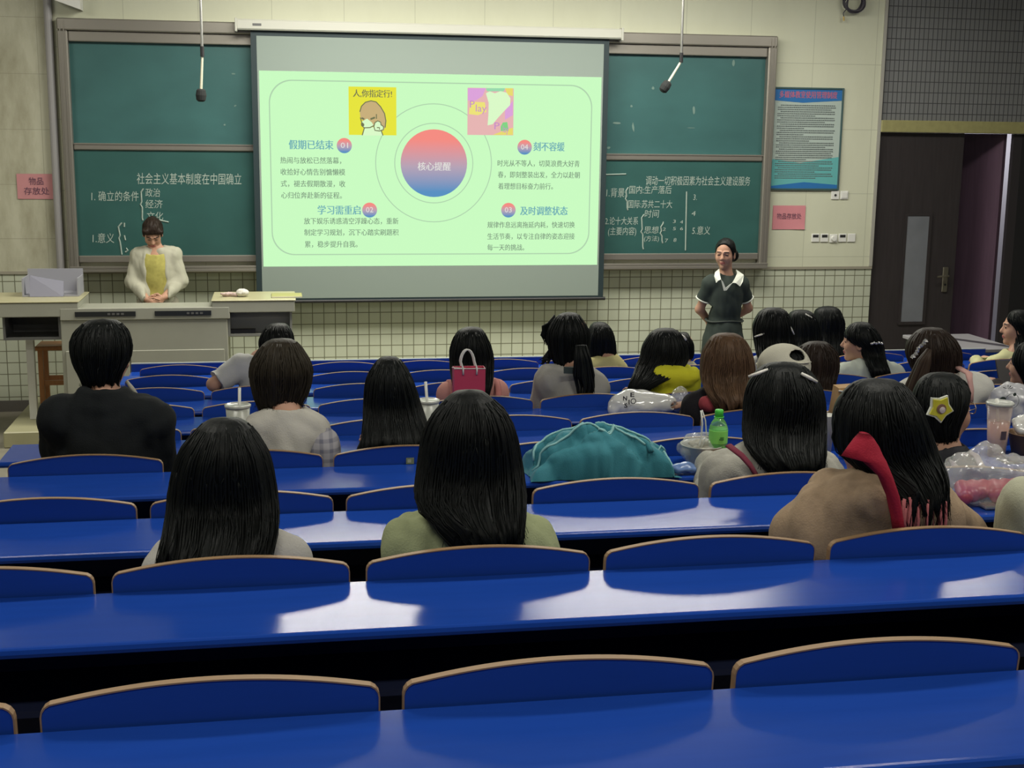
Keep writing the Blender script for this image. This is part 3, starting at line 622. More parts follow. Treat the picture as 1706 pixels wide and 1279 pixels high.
MB().box((at(45, 600, LY+.3)[0], LY+.28, .001), (at(58, 600, LY+.3)[0], LY+.34, at(50, 567, LY)[2]-.001), bev=.003).build('leg', WHITE, lt)
# grey case with an open lid behind the left wing
P0, P1 = at(41, 492, 11.3), at(133, 462, 11.3)
bx = thing('equipment_case', 'grey case with its lid tipped open on the lectern wing', 'case', ((P0[0]+P1[0])/2, 11.32, zL1+.001))
zc = zL1+.001
m = MB(); t = .012; x0, x1, y0, y1, z1 = P0[0], P1[0], 11.2, 11.5, zL1+.15
m.box((x0, y0, zc), (x1, y1, zc+t)); m.box((x0, y1-t, zc+t), (x1, y1, z1+.05)); m.box((x0, y0, zc+t), (x0+t, y1-t, z1)); m.box((x1-t, y0, zc+t), (x1, y1-t, z1)); m.build('body', mat('case_grey', (.34, .34, .38), rough=.5), bx)
m = MB(); m.add([(x0+.06, y0-.004, zc+.001), (x1-.12, y0-.004, zc+.001), (x1-.12, y0+.05, z1-.03), (x0+.06, y0+.05, z1+.02), (x0+.06, y0-.016, zc+.001), (x1-.12, y0-.016, zc+.001), (x1-.12, y0+.038, z1-.03), (x0+.06, y0+.038, z1+.02)], [(0, 1, 2, 3), (7, 6, 5, 4), (0, 4, 5, 1), (1, 5, 6, 2), (2, 6, 7, 3), (3, 7, 4, 0)]); m.build('lid', mat('case_lilac', (.26, .26, .33), rough=.5), bx)
# wooden stool half hidden by the cabinet
WOODR = mat('reddish_wood', (.42, .18, .065), rough=.45, var=.25, vscale=9, vstretch=(6, 6, .8))
sy = 11.55; sx = at(69, 620, 11.43)[0]+.17; st_ = thing('wooden_stool', 'reddish wooden stool standing under the left wing of the lectern', 'stool', (sx, sy, .001)); zt_ = at(80, 577, sy-.15)[2]
MB().box((sx-.21, sy-.15, zt_-.035), (sx+.21, sy+.15, zt_), bev=.006).build('seat', WOODR, st_)
for i in (-1, 1):
    for j in (-1, 1): MB().box((sx+i*.17-.02, sy+j*.12-.02, .001), (sx+i*.17+.02, sy+j*.12+.02, zt_-.0352), bev=.003).build('leg', WOODR, st_)
for j in (-1, 1): MB().box((sx-.149, sy+j*.12-.01, .24), (sx+.149, sy+j*.12+.01, .28)).build('stretcher', WOODR, st_)
# small things on the right wing
P = at(404, 493, LY+.2); m = MB(); v = Vox((P[0]-.09, LY+.1, zR1-.02), (P[0]+.09, LY+.3, zR1+.12), .006)
v.el((P[0], LY+.2, zR1+.034), (.055, .045, .034)); V, Q = v.mesh(); V = wrinkle(V, Q, .006, 120, 3, (1, 1, 1)); V[:, 2] = np.maximum(V[:, 2], zR1+.001)
db = obj('duster', V, Q, mat('white_fleece', (.62, .60, .55), rough=.95), None, True); tag(db, 'round white fluffy duster with a pink strap on the lectern wing', 'duster')
v = Vox((P[0]-.22, LY+.1, zR1-.02), (P[0]+.02, LY+.3, zR1+.08), .005); v.rc((P[0]-.05, LY+.2, zR1+.018), (P[0]-.11, LY+.22, zR1+.02), .018, .014); v.rc((P[0]-.11, LY+.22, zR1+.02), (P[0]-.17, LY+.17, zR1+.03), .012, .008); v.rc((P[0]-.13, LY+.21, zR1+.015), (P[0]-.16, LY+.24, zR1+.012), .012, .01)
V, Q = v.mesh(); V = wrinkle(V, Q, .006, 150, 5, (1, 1, 1)); V[:, 2] = np.maximum(V[:, 2], zR1+.001); obj('strap', V, Q, mat('dusty_pink_cloth', (.50, .38, .36), rough=.9), db, True)
A, B = at(452, 498, LY), at(510, 494, LY); nb = MB().box((A[0], LY+.10, zR1+.001), (B[0]-.03, LY+.34, zR1+.012), bev=.003); nb_ = nb.build('notebook', mat('olive_cover', (.38, .36, .13), rough=.5)); tag(nb_, 'thin olive-yellow notebook at the edge of the right lectern wing', 'notebook')
MB().box((A[0]+.003, LY+.097, zR1+.0025), (B[0]-.034, LY+.10, zR1+.0105)).build('pages', mat('page_paper', (.6, .58, .48)), nb_)
# grey-topped table by the door
tx0, tx1, ty0, ty1, tz = 5.42, 6.05, 9.92, 10.75, .665
tb = thing('side_table', 'pale grey table with a dark stripe standing in front of the dark door', 'table', ((tx0+tx1)/2, (ty0+ty1)/2, FRONT+.001))
MB().box((tx0, ty0, tz-.03), (tx1, ty1, tz), bev=.004).build('table_top', mat('lilac_grey_top', (.32, .31, .33), rough=.3), tb)
m = MB(); m.add([(tx0+.12, ty1-.01, tz+.001), (tx0+.22, ty1-.01, tz+.001), (tx1-.02, ty0+.22, tz+.001), (tx1-.02, ty0+.02, tz+.001)], [(0, 1, 2, 3)]); m.build('stripe', mat('dark_stripe', (.05, .045, .055), rough=.4), tb)
MB().box((tx0, ty0, tz-.16), (tx1, ty0+.015, tz-.0305)).build('apron', BLUE_BACK, tb)
for x in (tx0+.04, tx1-.04):
    for y in (ty0+.05, ty1-.05): MB().box((x-.02, y-.02, FRONT+.001), (x+.02, y+.02, tz-.0305)).build('leg', BLACKM, tb)
# ================================================================== DESK ROWS
ROWN = ['nearest', 'second', 'third', 'fourth', 'fifth', 'sixth', 'seventh', 'eighth', 'ninth']
LEFT = X0-SEAT-.13; NC = 11
def desk(r):
    y, z, f = rowY(r), rowZ(r), rowF(r); x1 = X0+NC*SEAT+.04
    lab = f'long blue desk top of the {ROWN[r]} row from the camera' if r < 9 else 'long blue front desk without seat backs, before the teacher'
    t = thing('long_desk', lab, 'desk', ((LEFT+x1)/2, y-.15, f+.001), 'long blue desks across the lecture hall')
    m = MB(); e = .012; prof = [(y-.001, z-.024), (y-.001, z), (y-.30+e, z), (y-.30+.007, z-.0012), (y-.30+.003, z-.004), (y-.30, z-.012), (y-.30+.003, z-.02), (y-.30+e, z-.024)]
    n = len(prof); V = [(LEFT, a, b) for a, b in prof]+[(x1, a, b) for a, b in prof]
    m.add(V, [tuple(range(n)), tuple(range(n, 2*n))[::-1]]+[(i, i+n, (i+1) % n+n, (i+1) % n) for i in range(n)])
    o = m.build('desk_top', BLUE, t); autosmooth(o, 10)
    s = MB().box((LEFT+.05, y-.24, z-.17), (x1-.05, y-.02, z-.155)); s.box((LEFT+.05, y-.03, z-.155), (x1-.05, y-.02, z-.025)); s.build('book_shelf', NAVY, t)
    MB().box((LEFT+.05, y-.045, f+.12), (x1-.05, y-.03, z-.171)).build('modesty_panel', NAVY, t)
    if r == 9: MB().box((LEFT, y, z-.25), (x1, y+.014, z+.055)).build('front_board', BLUE_BACK, t); MB().box((LEFT, y-.001, z+.0555), (x1, y+.016, z+.063)).build('edge_strip', mat('pale_edge', (.55, .58, .52), rough=.4), t)
    for c in range(0, NC, 2):
        x = X0+c*SEAT
        MB().box((x-.02, y-.16, f+.001), (x+.02, y-.10, z-.1705)).build('leg', BLACKM, t)
    return t
for r in range(10): desk(r)
# one folding seat: curved plywood back, wooden edge, seat board, pedestal
ZB = .80          # desk top above the seat's own floor
def seat_proto(folded, loc, label):
    t = thing('folding_seat', label, 'seat', loc, 'blue folding seats')
    hw = .2555; out = []
    def lean(x, y, z): return (x, y-(z-ZB)*.10, z)
    for k in range(5): q = PI+(-PI/2)*k/4; out.append((-hw+.022+.022*math.cos(q), ZB+.021+.022*math.sin(q)))
    xs = np.linspace(-hw+.03, hw-.03, 23)
    for x in xs: out.append((x, ZB+.0425+.0245*(1-(x/(hw-.02))**2)))
    for k in range(5): q = PI/2-PI/2*k/4; out.append((hw-.022+.022*math.cos(q), ZB+.021+.022*math.sin(q)))
    poly = [(-hw, .46)]+out+[(hw, .46)]
    T = lambda x, y, z: (x+loc[0], lean(x, y, z)[1]+loc[1], z+loc[2])
    MB().prism(poly, .004, .018, tr=T).build('backrest', BLUE_BACK, t)
    e = MB(); P = [(-hw, .60)]+out+[(hw, .60)]; n = len(P); V = []
    for i, (x, z) in enumerate(P):
        a, b_ = P[max(i-1, 0)], P[min(i+1, n-1)]; tx, tz_ = b_[0]-a[0], b_[1]-a[1]; L_ = math.hypot(tx, tz_); nx, nz = -tz_/L_, tx/L_
        V += [T(x+nx*.0016, .0028, z+nz*.0016), T(x+nx*.0016, .0192, z+nz*.0016), T(x-nx*.001, .0192, z-nz*.001), T(x-nx*.001, .0028, z-nz*.001)]
    F = []
    for i in range(n-1):
        for k in range(4): a = 4*i+k; b_ = 4*i+(k+1) % 4; F.append((a, b_, b_+4, a+4))
    e.add(V, F); e.build('wooden_edge', PLY, t)
    s = MB()
    if folded: s.add([T(sx_*.21, yy, zz_) for sx_ in (-1, 1) for yy, zz_ in ((.05, .40), (.066, .40), (.115, .74), (.10, .74))], [(0, 1, 2, 3), (7, 6, 5, 4), (0, 4, 5, 1), (1, 5, 6, 2), (2, 6, 7, 3), (3, 7, 4, 0)])
    else: s.add([T(sx_*.21, yy, zz_) for sx_ in (-1, 1) for yy, zz_ in ((.06, .405), (.44, .415), (.44, .435), (.06, .425))], [(0, 1, 2, 3), (7, 6, 5, 4), (0, 4, 5, 1), (1, 5, 6, 2), (2, 6, 7, 3), (3, 7, 4, 0)])
    s.build('seat_board', BLUE_BACK, t)
    p = MB().box((loc[0]-.03, loc[1]+.028, loc[2]+.001), (loc[0]+.03, loc[1]+.07, loc[2]+.40)); p.box((loc[0]-.03, loc[1]+.02, loc[2]+.40), (loc[0]+.03, loc[1]+.048, loc[2]+.5)); p.build('pedestal', BLACKM, t)
    return t
OCC = {(1, 0), (1, 1), (1, 3), (1, 4), (2, 3), (2, 4), (3, -1), (3, 0), (3, 1), (4, 4), (4, 5), (4, 6), (5, 2), (5, 3), (5, 4), (5, 5), (5, 8), (6, 0), (6, 6), (6, 7), (7, 4), (7, 5), (7, 7), (7, 9), (8, 8)}
SKIP = {(3, 6), (5, 6), (7, 0), (7, 6), (8, 0), (8, 7)}   # nothing of these shows
protos = {}
def ordn(n): return ['', 'first', 'second', 'third', 'fourth', 'fifth', 'sixth', 'seventh', 'eighth', 'ninth', 'tenth', 'eleventh', 'twelfth'][n]
LASTC = {0: 2, 1: 4, 2: 5, 3: 6, 4: 7, 5: 8, 6: 8, 7: 9, 8: 10}
for r in range(9):
    cols = [c for c in range(-1, NC-1) if c <= LASTC[r] and (r, c) not in SKIP]
    for i, c in enumerate(cols):
        occ = (r, c) in OCC; loc = (X0+(c+.5)*SEAT, rowY(r), rowF(r)+.001)
        if r == 0: wh = {-1: 'barely showing at the photo edge', 0: 'second in view from the left', 1: 'in the middle before the camera', 2: 'cut by the right photo edge'}[c]
        else: wh = f'{ordn(c+2)} from the left aisle'
        lab = f'{"occupied" if occ else "empty"} blue seat in the {ROWN[r]} row, {wh}'
        if occ not in protos: protos[occ] = seat_proto(not occ, loc, lab)
        else: dup(protos[occ], loc, lab)
# ================================================================== PEOPLE
SKIN = mat('skin', (.50, .28, .19), rough=.55, spec=.35); EYE = mat('eye_dark', (.02, .014, .012), rough=.25); LIP = mat('lips', (.42, .13, .11), rough=.45); BROW = mat('eyebrow', (.04, .025, .02), rough=.8)
def hairmat(name, c, r=.5): return mat(name, c, rough=r, spec=.16, bump=.3, bscale=110, bstretch=(1, 1, .04), var=.45, vscale=60, vstretch=(1, 1, .05))
HB = hairmat('black_hair', (.0055, .0068, .0065)); HDB = hairmat('dark_brown_hair', (.022, .014, .010)); HBR = hairmat('light_brown_hair', (.085, .048, .026)); HBOB = hairmat('bob_brown_hair', (.030, .024, .016))
def basis(yaw, pitch=0., roll=0.):
    y, p = math.radians(yaw), math.radians(pitch)
    f = np.array([math.sin(y)*math.cos(p), math.cos(y)*math.cos(p), math.sin(p)]); r = np.array([math.cos(y), -math.sin(y), 0.]); u = np.cross(r, f)
    c, s = math.cos(math.radians(roll)), math.sin(math.radians(roll)); r, u = c*r+s*u, -s*r+c*u
    return np.stack([r, f, u], 1)
def head_into(v, hc, R, k=1.):
    P = lambda x, y, z: hc+R@(np.array([x, y, z])*k)
    v.el(P(0, -.012, .028), np.array((.073, .093, .086))*k, .03*k, R)
    v.el(P(0, .022, -.03), np.array((.060, .066, .078))*k, .03*k, R)
    v.rc(P(0, .03, -.068), P(0, .062, -.098), .044*k, .022*k, .025*k)
    v.el(P(.036, .052, -.03), np.array((.026, .03, .032))*k, .02*k, R); v.el(P(-.036, .052, -.03), np.array((.026, .03, .032))*k, .02*k, R)
    v.rc(P(0, .082, .012), P(0, .101, -.026), .008*k, .0125*k, .012*k)
    for s in (-1, 1):
        v.rc(P(s*.012, .088, -.03), P(s*.014, .084, -.032), .008*k, .008*k, .006*k)
        v.el(P(s*.031, .093, .006), np.array((.017, .012, .010))*k, .012*k, R, sub=True)
        v.el(P(s*.031, .074, .004), np.array((.016, .0125, .0105))*k, .005*k, R)
        v.rc(P(s*.015, .084, .024), P(s*.045, .072, .024), .008*k, .007*k, .012*k)
        v.el(P(s*.076, -.006, -.012), np.array((.010, .020, .031))*k, .006*k, R); v.el(P(s*.083, -.002, -.010), np.array((.006, .011, .018))*k, .004*k, R, sub=True)
    v.el(P(0, .083, -.057), np.array((.023, .0115, .0065))*k, .005*k, R); v.el(P(0, .081, -.068), np.array((.019, .0115, .007))*k, .005*k, R)
    v.rc(P(-.022, .097, -.0625), P(.022, .097, -.0625), .0022*k, .0022*k, .003*k, sub=True)
def face_slots(V, Q, hc, R, k=1.):
    c = V[Q].mean(1); q = ((c-hc)@R)/k; x, y, z = np.abs(q[:, 0]), q[:, 1], q[:, 2]; m = np.zeros(len(Q), int)
    near = (y > .05)
    m[near & (((x-.031)/.0135)**2+((z-.003)/.0052)**2 < 1)] = 1
    m[near & (x < .021) & (z > -.071) & (z < -.053) & (y > .078)] = 2
    m[near & (x > .012) & (x < .049) & (np.abs(z-(.0265-.05*(x-.03)**2*20)) < .0042)] = 3
    return m
def hand_into(v, w, d, n, s, curl=25., k=1.):
    """palm and five fingers: wrist w, finger direction d, back-of-hand normal n, thumb side s"""
    d, n, s = [np.array(a, float)/np.linalg.norm(a) for a in (d, n, s)]; B = np.stack([s, d, n], 1)
    v.el(w+d*.045*k, np.array((.039, .052, .015))*k, .012, B); v.rc(w-d*.03, w+d*.03*k, .025*k, .027*k, .015)
    for o, L, r in ((.028, .074, .0085), (.0095, .083, .0088), (-.0095, .076, .0085), (-.027, .058, .0075)):
        p = w+d*.082*k+s*o*k; a = math.radians(curl*.4)
        for i, f in enumerate((.45, .31, .24)):
            q = p+(d*math.cos(a)-n*math.sin(a)+s*o*1.2)*L*f*k; v.rc(p, q, (r-.0008*i)*k, (r-.0008*(i+1))*k, .004); p = q; a += math.radians(curl)
    p = w+d*.022*k+s*.026*k; q = p+(d*.62+s*.72-n*.25)*.036*k; v.rc(p, q, .0125*k, .0105*k, .008); v.rc(q, q+(d*.9+s*.25-n*.35)*.032*k, .0105*k, .0085*k, .004)
class Fig:
    """one figure: joints in world metres; body mesh is the thing, clothes and hair its children"""
    def __init__(s, label, J, k=1., h=.012, hh=None, sleeve='long', standing=False, hands=True, neck=.052):
        s.J = J; s.k = k; s.h = h; s.name = 'person'
        hc, R = J['hc'], J['R']; sl, sr, hp = J['sh'][0], J['sh'][1], J['hip']; s.C = C = (sl+sr)/2
        chest = C*.72+hp*.28+np.array([0, J.get('fw', 1)*.015, 0]); waist = C*.35+hp*.65; s.chest, s.waist = chest, waist
        nb = C+np.array([0, 0, .065]); s.nb = nb
        pts = np.array([hc, sl, sr, hp, *J['el'], *J['wr'], *J['kn'], *J['an']]); lo, hi = pts.min(0)-.2, pts.max(0)+.2
        lo[2] = min(lo[2], J['floor']); v = Vox(lo, hi, h*1.15)
        t = .75
        s.torso(v, t, .0); v.rc(nb, hc+R@np.array([0, -.02, -.06])*k, neck*k, neck*.96*k, .03)
        for i in (0, 1):
            v.rc(J['sh'][i], J['el'][i], .041*k, .036*k, .03); v.rc(J['el'][i], J['wr'][i], .037*k, .026*k, .02)
            v.rc(J['kn'][i], J['an'][i], .05*k, .035*k, .03); v.rc(hp+(J['kn'][i]-hp)*.1+np.array([(-.08, .08)[i]*J.get('fw', 1), 0, 0]), J['kn'][i], .07*k, .052*k, .03)
            f = np.array([0, .14*J.get('fw', 1), 0]); v.rc(J['an'][i]+[0, 0, -.035], J['an'][i]+f*.9+[0, 0, -.045], .038, .03, .03)
        V1, Q1 = v.mesh()
        z0 = J['floor']+.001; V1[:, 2] = np.maximum(V1[:, 2], z0)
        # the head is meshed finer than the body and sunk on the same neck
        r = .14*k; vh = Vox(hc-[r, r, r+.03], hc+[r, r, r], hh or h*.55); head_into(vh, hc, R, k); vh.rc(nb, hc+R@np.array([0, -.02, -.06])*k, neck*k, neck*.96*k, .03)
        V2, Q2 = vh.mesh(); m2 = face_slots(V2, Q2, hc, R, k)
        parts = [(V1, Q1, np.zeros(len(Q1), int)), (V2, Q2, m2)]
        if hands:
            for i in (0, 1):
                if J.get('hand') and J['hand'][i]:
                    d, n, sd, cu = J['hand'][i]; w = J['wr'][i]; vv = Vox(w-.16, w+.16, .0045 if h > .01 else .004); hand_into(vv, w, d, n, sd, cu, .93*k); a, b = vv.mesh(); parts.append((a, b, np.zeros(len(b), int)))
        off = 0; VV, QQ, MM = [], [], []
        for a, b, m in parts: VV.append(a); QQ.append(b+off); MM.append(m); off += len(a)
        V = np.concatenate(VV); Q = np.concatenate(QQ)
        s.o = obj('person', V, Q, [SKIN, EYE, LIP, BROW], None, True, np.concatenate(MM)); tag(s.o, label, 'person')
    def torso(s, v, t, e):
        """t: size factor, e: inflation"""
        J, k = s.J, s.k; sl, sr, hp = J['sh'][0], J['sh'][1], J['hip']; f = J.get('fw', 1); w = np.linalg.norm(sr-sl)/2
        ax = (sr-sl)/np.linalg.norm(sr-sl)*f; R = np.stack([ax, np.cross([0, 0, 1.], ax), [0, 0, 1.]], 1)
        v.el(s.chest, np.array((w*1.0*t+e, .105*k*t+e, .20*k)), .05, R); v.rc(sl, sr, .044*k*t+e, None, .05)
        v.el(s.waist, np.array((w*.86*t+e, .10*k*t+e, .18*k)), .06, R); v.el(hp, np.array((w*.98*t+e, .115*k*t+e, .13*k)), .06)
        for q in (sl, sr): v.rc(s.nb-[0, 0, .01], q, .040*k*t+e*.6, .044*k*t+e, .04)
    def garment(s, name, m, e=.014, sleeve='long', sl_=.62, wr=.006, seed=0, hem=None, neck=.07, k=.03, extra=None, t=1., low=.0, par=None, freq=45.):
        J = s.J; pts = np.array([*J['sh'], *J['el'], *J['wr'], J['hip'], s.nb]); lo, hi = pts.min(0)-.18, pts.max(0)+.18; v = Vox(lo, hi, s.h)
        s.torso(v, t, e)
        cuts = []
        for i in (0, 1):
            S, E_, W = J['sh'][i], J['el'][i], J['wr'][i]; kk = s.k
            if sleeve == 'short': v.rc(S, S+(E_-S)*sl_, .050*kk+e, .050*kk+e, k); cuts.append((S+(E_-S)*sl_, E_-S))
            elif sleeve == 'long': v.rc(S, E_, .048*kk+e, .042*kk+e, k); v.rc(E_, W, .042*kk+e, .030*kk+e, k)
        if extra: extra(v)
        z = (hem if hem is not None else J['hip'][2]-.06); v.cut((0, 0, z), (0, 0, -1))
        v.el(s.nb+np.array([0, .012*J.get('fw', 1), .085+low]), np.array((neck*1.05, neck, .10)), .01, sub=True)
        V, Q = v.mesh()
        if sleeve == 'short':      # flat cuffs
            for p, d in cuts:
                d = d/np.linalg.norm(d); near = np.linalg.norm(V-p, axis=1) < .13; t_ = (V-p)@d; q = near & (t_ > 0); V[q] -= t_[q][:, None]*d[None]
        if sleeve == 'long':
            for i in (0, 1):
                d = J['wr'][i]-J['el'][i]; d = d/np.linalg.norm(d); p = J['wr'][i]-d*.01; near = np.linalg.norm(V-p, axis=1) < .1; t_ = (V-p)@d; q = near & (t_ > 0); V[q] -= t_[q][:, None]*d[None]
        V = wrinkle(V, Q, wr*1.8, freq, seed); g = obj(name, V, Q, m, par or s.o, True); return g
    def trousers(s, m, seed=0):
        J = s.J; hp = J['hip']; f = J.get('fw', 1); pts = np.array([hp, *J['kn'], *J['an']]); v = Vox(pts.min(0)-.2, pts.max(0)+.2, s.h*1.25); e = .01
        v.el(hp, np.array((.155+e, .115+e, .12)), .05)
        for i in (0, 1):
            a = hp+(J['kn'][i]-hp)*.1+np.array([(-.08, .08)[i]*f, 0, 0]); v.rc(a, J['kn'][i], .08+e, .062+e, .04); v.rc(J['kn'][i], J['an'][i], .06+e, .045+e, .03)
        v.cut((0, 0, J['floor']+.06), (0, 0, -1)); v.cut((0, 0, hp[2]+.07), (0, 0, 1)); V, Q = v.mesh(); V = wrinkle(V, Q, .006, 40, seed); return obj('trousers', V, Q, m, s.o, True)
def hair_loft(fig, sil, top, Yh, m, seed=0, rag=.03, locks=50, amp=.004, back=None, name='hair', n=112, fdepth=.085, hang=None, lockr=.0032, frontfall=False, bump_back=0.):
    """long or short hair as one lofted shell: sil = pixel rows (y, x_left, x_right) read off the photograph at depth Yh"""
    r = np.random.default_rng(seed); J = fig.J; hc = J['hc']; k = fig.k
    T = at(*top, Yh); zsh = fig.C[2]; bs0 = .105*k+bump_back; yh_ = (fig.C[1]-.155) if hang is None else hang
    long_ = (T[2]-at(.5*(sil[-1][1]+sil[-1][2]), sil[-1][0], Yh)[2]) > .3
    def ymid(z):
        if not long_: return hc[1]-.01
        u2 = np.clip((hc[2]-.05-z)/(hc[2]-.05-zsh-.05+1e-6), 0, 1); u2 = u2*u2*(3-2*u2); return (hc[1]-.01)*(1-u2)+(yh_+.04)*u2
    Z, XLs, XRs = [], [], []
    for y, a, b in sil:
        Yi = Yh
        for _ in range(4): Yi = ymid(at(.5*(a+b), y, Yi)[2])
        Z.append(at(.5*(a+b), y, Yi)[2]); XLs.append(at(a, y, Yi)[0]); XRs.append(at(b, y, Yi)[0])
    Z, XLs, XRs = np.array(Z), np.array(XLs), np.array(XRs)
    zt = T[2]; zb_ = Z[-1]; L = zt-zb_; nr = max(16, int(L/.014)); zs = []
    q = np.linspace(0, 1, nr); zs = zt-L*(q**1.35)
    xl_ = np.interp(-zs, -Z, XLs); xr_ = np.interp(-zs, -Z, XRs); x1c = .5*(XLs[0]+XRs[0])
    for i, z in enumerate(zs):
        if z > Z[0]:
            w = math.sqrt(max(0, 1-((z-Z[0])/(zt-Z[0]))**2)); u = (z-Z[0])/(zt-Z[0]); cx = x1c*(1-u)+T[0]*u; hw_ = .5*(XRs[0]-XLs[0]); xl_[i] = cx-hw_*w; xr_[i] = cx+hw_*w
    ker = np.array([.25, .5, .25])
    for _ in range(2):
        xl_[2:-1] = np.convolve(xl_, ker, 'valid')[1:]; xr_[2:-1] = np.convolve(xr_, ker, 'valid')[1:]
    zc = hc[2]+.01; ybk = np.empty(nr); yfr = np.empty(nr); bs = .105*k+bump_back
    yback_hang = yh_
    for i, z in enumerate(zs):
        if z >= zc: w = math.sqrt(max(0, 1-((z-zc)/(zt-zc+1e-6))**2)); ybk[i] = hc[1]-.012-bs*w; yfr[i] = hc[1]-.012+(fdepth+.012)*w
        else:
            u = np.clip((zc-z)/(.16), 0, 1); fr = hc[1]+fdepth*(1-u)-(.03)*u
            bk = hc[1]-.012-bs*(1-.15*u)
            u2 = np.clip((hc[2]-.05-z)/(hc[2]-.05-zsh-.05+1e-6), 0, 1); u2 = u2*u2*(3-2*u2)
            ybk[i] = bk*(1-u2)+min(bk, yback_hang)*u2 if long_ else bk*(1-.25*u)+.25*u*(hc[1]-.05)
            yfr[i] = fr*(1-u2)+(ybk[i]+.075)*u2
            if frontfall: yfr[i] = max(yfr[i], hc[1]-.01)
    ts = np.linspace(0, 2*PI, n, endpoint=False); fr_ = r.integers(5, 34, 7); ph = r.uniform(0, 6.28, 7); dr = r.uniform(-3, 3, 7)
    def S(t, u): return sum(np.sin(f*t+p+d*u)*(1/(1+.04*f)) for f, p, d in zip(fr_, ph, dr))/2.2
    tipn = S(ts*1.0+1.7, 0.)
    V = np.zeros((nr, n, 3))
    for i, z in enumerate(zs):
        u = i/(nr-1); cx, hw_ = .5*(xl_[i]+xr_[i]), .5*(xr_[i]-xl_[i]); cy, hd = .5*(ybk[i]+yfr[i]), .5*(yfr[i]-ybk[i])
        e = 2/2.3; c, sn = np.cos(ts), np.sin(ts); g = amp*np.clip(u*2.2, 0, 1)*S(ts, u*2)
        tap = 1 if u < .9 else 1-.55*((u-.9)/.1)**2
        V[i, :, 0] = cx+np.sign(c)*np.abs(c)**e*(hw_+g); V[i, :, 1] = cy+np.sign(sn)*np.abs(sn)**e*(hd*tap+g)
        V[i, :, 2] = z+(rag*tipn*np.clip((u-.55)/.45, 0, 1)**2 if i else 0)
    VV = V.reshape(-1, 3).tolist(); F = []
    for i in range(nr-1):
        for j in range(n): a = i*n+j; b = i*n+(j+1) % n; F.append((a, a+n, b+n, b))
    VV.append([V[-1, :, 0].mean(), V[-1, :, 1].mean(), V[-1, :, 2].mean()+.02]); e_ = len(VV)-1
    for j in range(n): F.append(((nr-1)*n+j, e_, (nr-1)*n+(j+1) % n))
    mb = MB(); mb.V = [tuple(v) for v in VV]; mb.F = F; mb.M = [0]*len(F)
    for q in range(int(locks*1.8)):
        t = r.uniform(PI*.98, PI*2.02); j = t/(2*PI)*n; i0 = int(nr*r.uniform(.12, .5)); i1 = nr-1-int(r.uniform(0, .12)*nr); pts = []; rad = []
        dj = r.uniform(-2.5, 2.5); m_ = 9
        for a in range(m_):
            u = a/(m_-1); ii = int(round(i0+(i1-i0)*u)); jj = int(round(j+dj*u)) % n; p = V[ii, jj]; nn = np.array([math.cos(ts[jj]), math.sin(ts[jj]), 0.])
            pts.append(p+nn*(.0015+.002*math.sin(u*PI))); rad.append(lockr*(math.sin(PI*min(1, u*1.6+.08))**.5 if u < .55 else (1-u)*1.9+.06))
        ext = r.uniform(0, rag*1.2); pts.append(pts[-1]+np.array([r.uniform(-.01, .01), 0, -ext-.004])); rad.append(.0007)
        mb.tube(pts, rad, 5)
    o = obj(name, mb.V, mb.F, m, fig.o, True); fig.hairgrid = (zs, ybk, xl_, xr_); return o
def seated(label, r, top, shL, shR, yaw=0, pitch=0, roll=0, k=1., dy=.25, shy=.19, h=.012, elb=None, wr=None, hx=None, hand=True, thick=.014):
    Yh = rowY(r)+dy; Ys = rowY(r)+shy; T = at(*top, Yh); R = basis(yaw, pitch, roll)
    hc = T-np.array([0, 0, (.114+thick/k)*k]); L, R_ = at(*shL, Ys), at(*shR, Ys)
    sl, sr = L+[.068, 0, -.072], R_+[-.068, 0, -.072]; f = rowF(r); mx = (sl[0]+sr[0])/2
    hip = np.array([mx if hx is None else hx, rowY(r)+.18, f+.56]); dz = rowZ(r+1)
    el = [sl+[-.02, .11, -.23], sr+[.02, .11, -.23]] if elb is None else elb
    w = [np.array([sl[0]+.11, rowY(r+1)-.24, dz+.045]), np.array([sr[0]-.11, rowY(r+1)-.24, dz+.045])] if wr is None else wr
    kn = [np.array([hip[0]-.10, rowY(r)+.54, f+.50]), np.array([hip[0]+.10, rowY(r)+.54, f+.50])]; an = [q+np.array([0, -.02, f+.09-q[2]]) for q in kn]
    hd = [((.35, 1, -.03), (0, 0, 1), (1, -.3, 0), 22), ((-.35, 1, -.03), (0, 0, 1), (-1, -.3, 0), 22)] if hand else None
    J = dict(hc=hc, R=R, sh=[sl, sr], hip=hip, el=el, wr=w, kn=kn, an=an, floor=f, hand=hd)
    fig = Fig(label, J, k, h); fig.Yh = Yh; fig.T = T; return fig
def cloth(name, c, **kw): return mat(name, c, rough=kw.pop('rough', .9), spec=.2, bump=.35, bscale=220, **kw)
JEANS = cloth('dark_trousers', (.025, .028, .035))
def clip_bar(fig, a, b, Y, m, name='hair_clip', r=.006):
    A, B = at(*a, Y), at(*b, Y); M_ = .5*(A+B)+[0, -.004, 0]
    return MB().tube([A, M_, B], [r*.7, r, r*.7], 8).build(name, m, fig.o, True)
CLIPW = mat('pearl_clip', (.72, .70, .64), rough=.3)
ALLFIG = {}
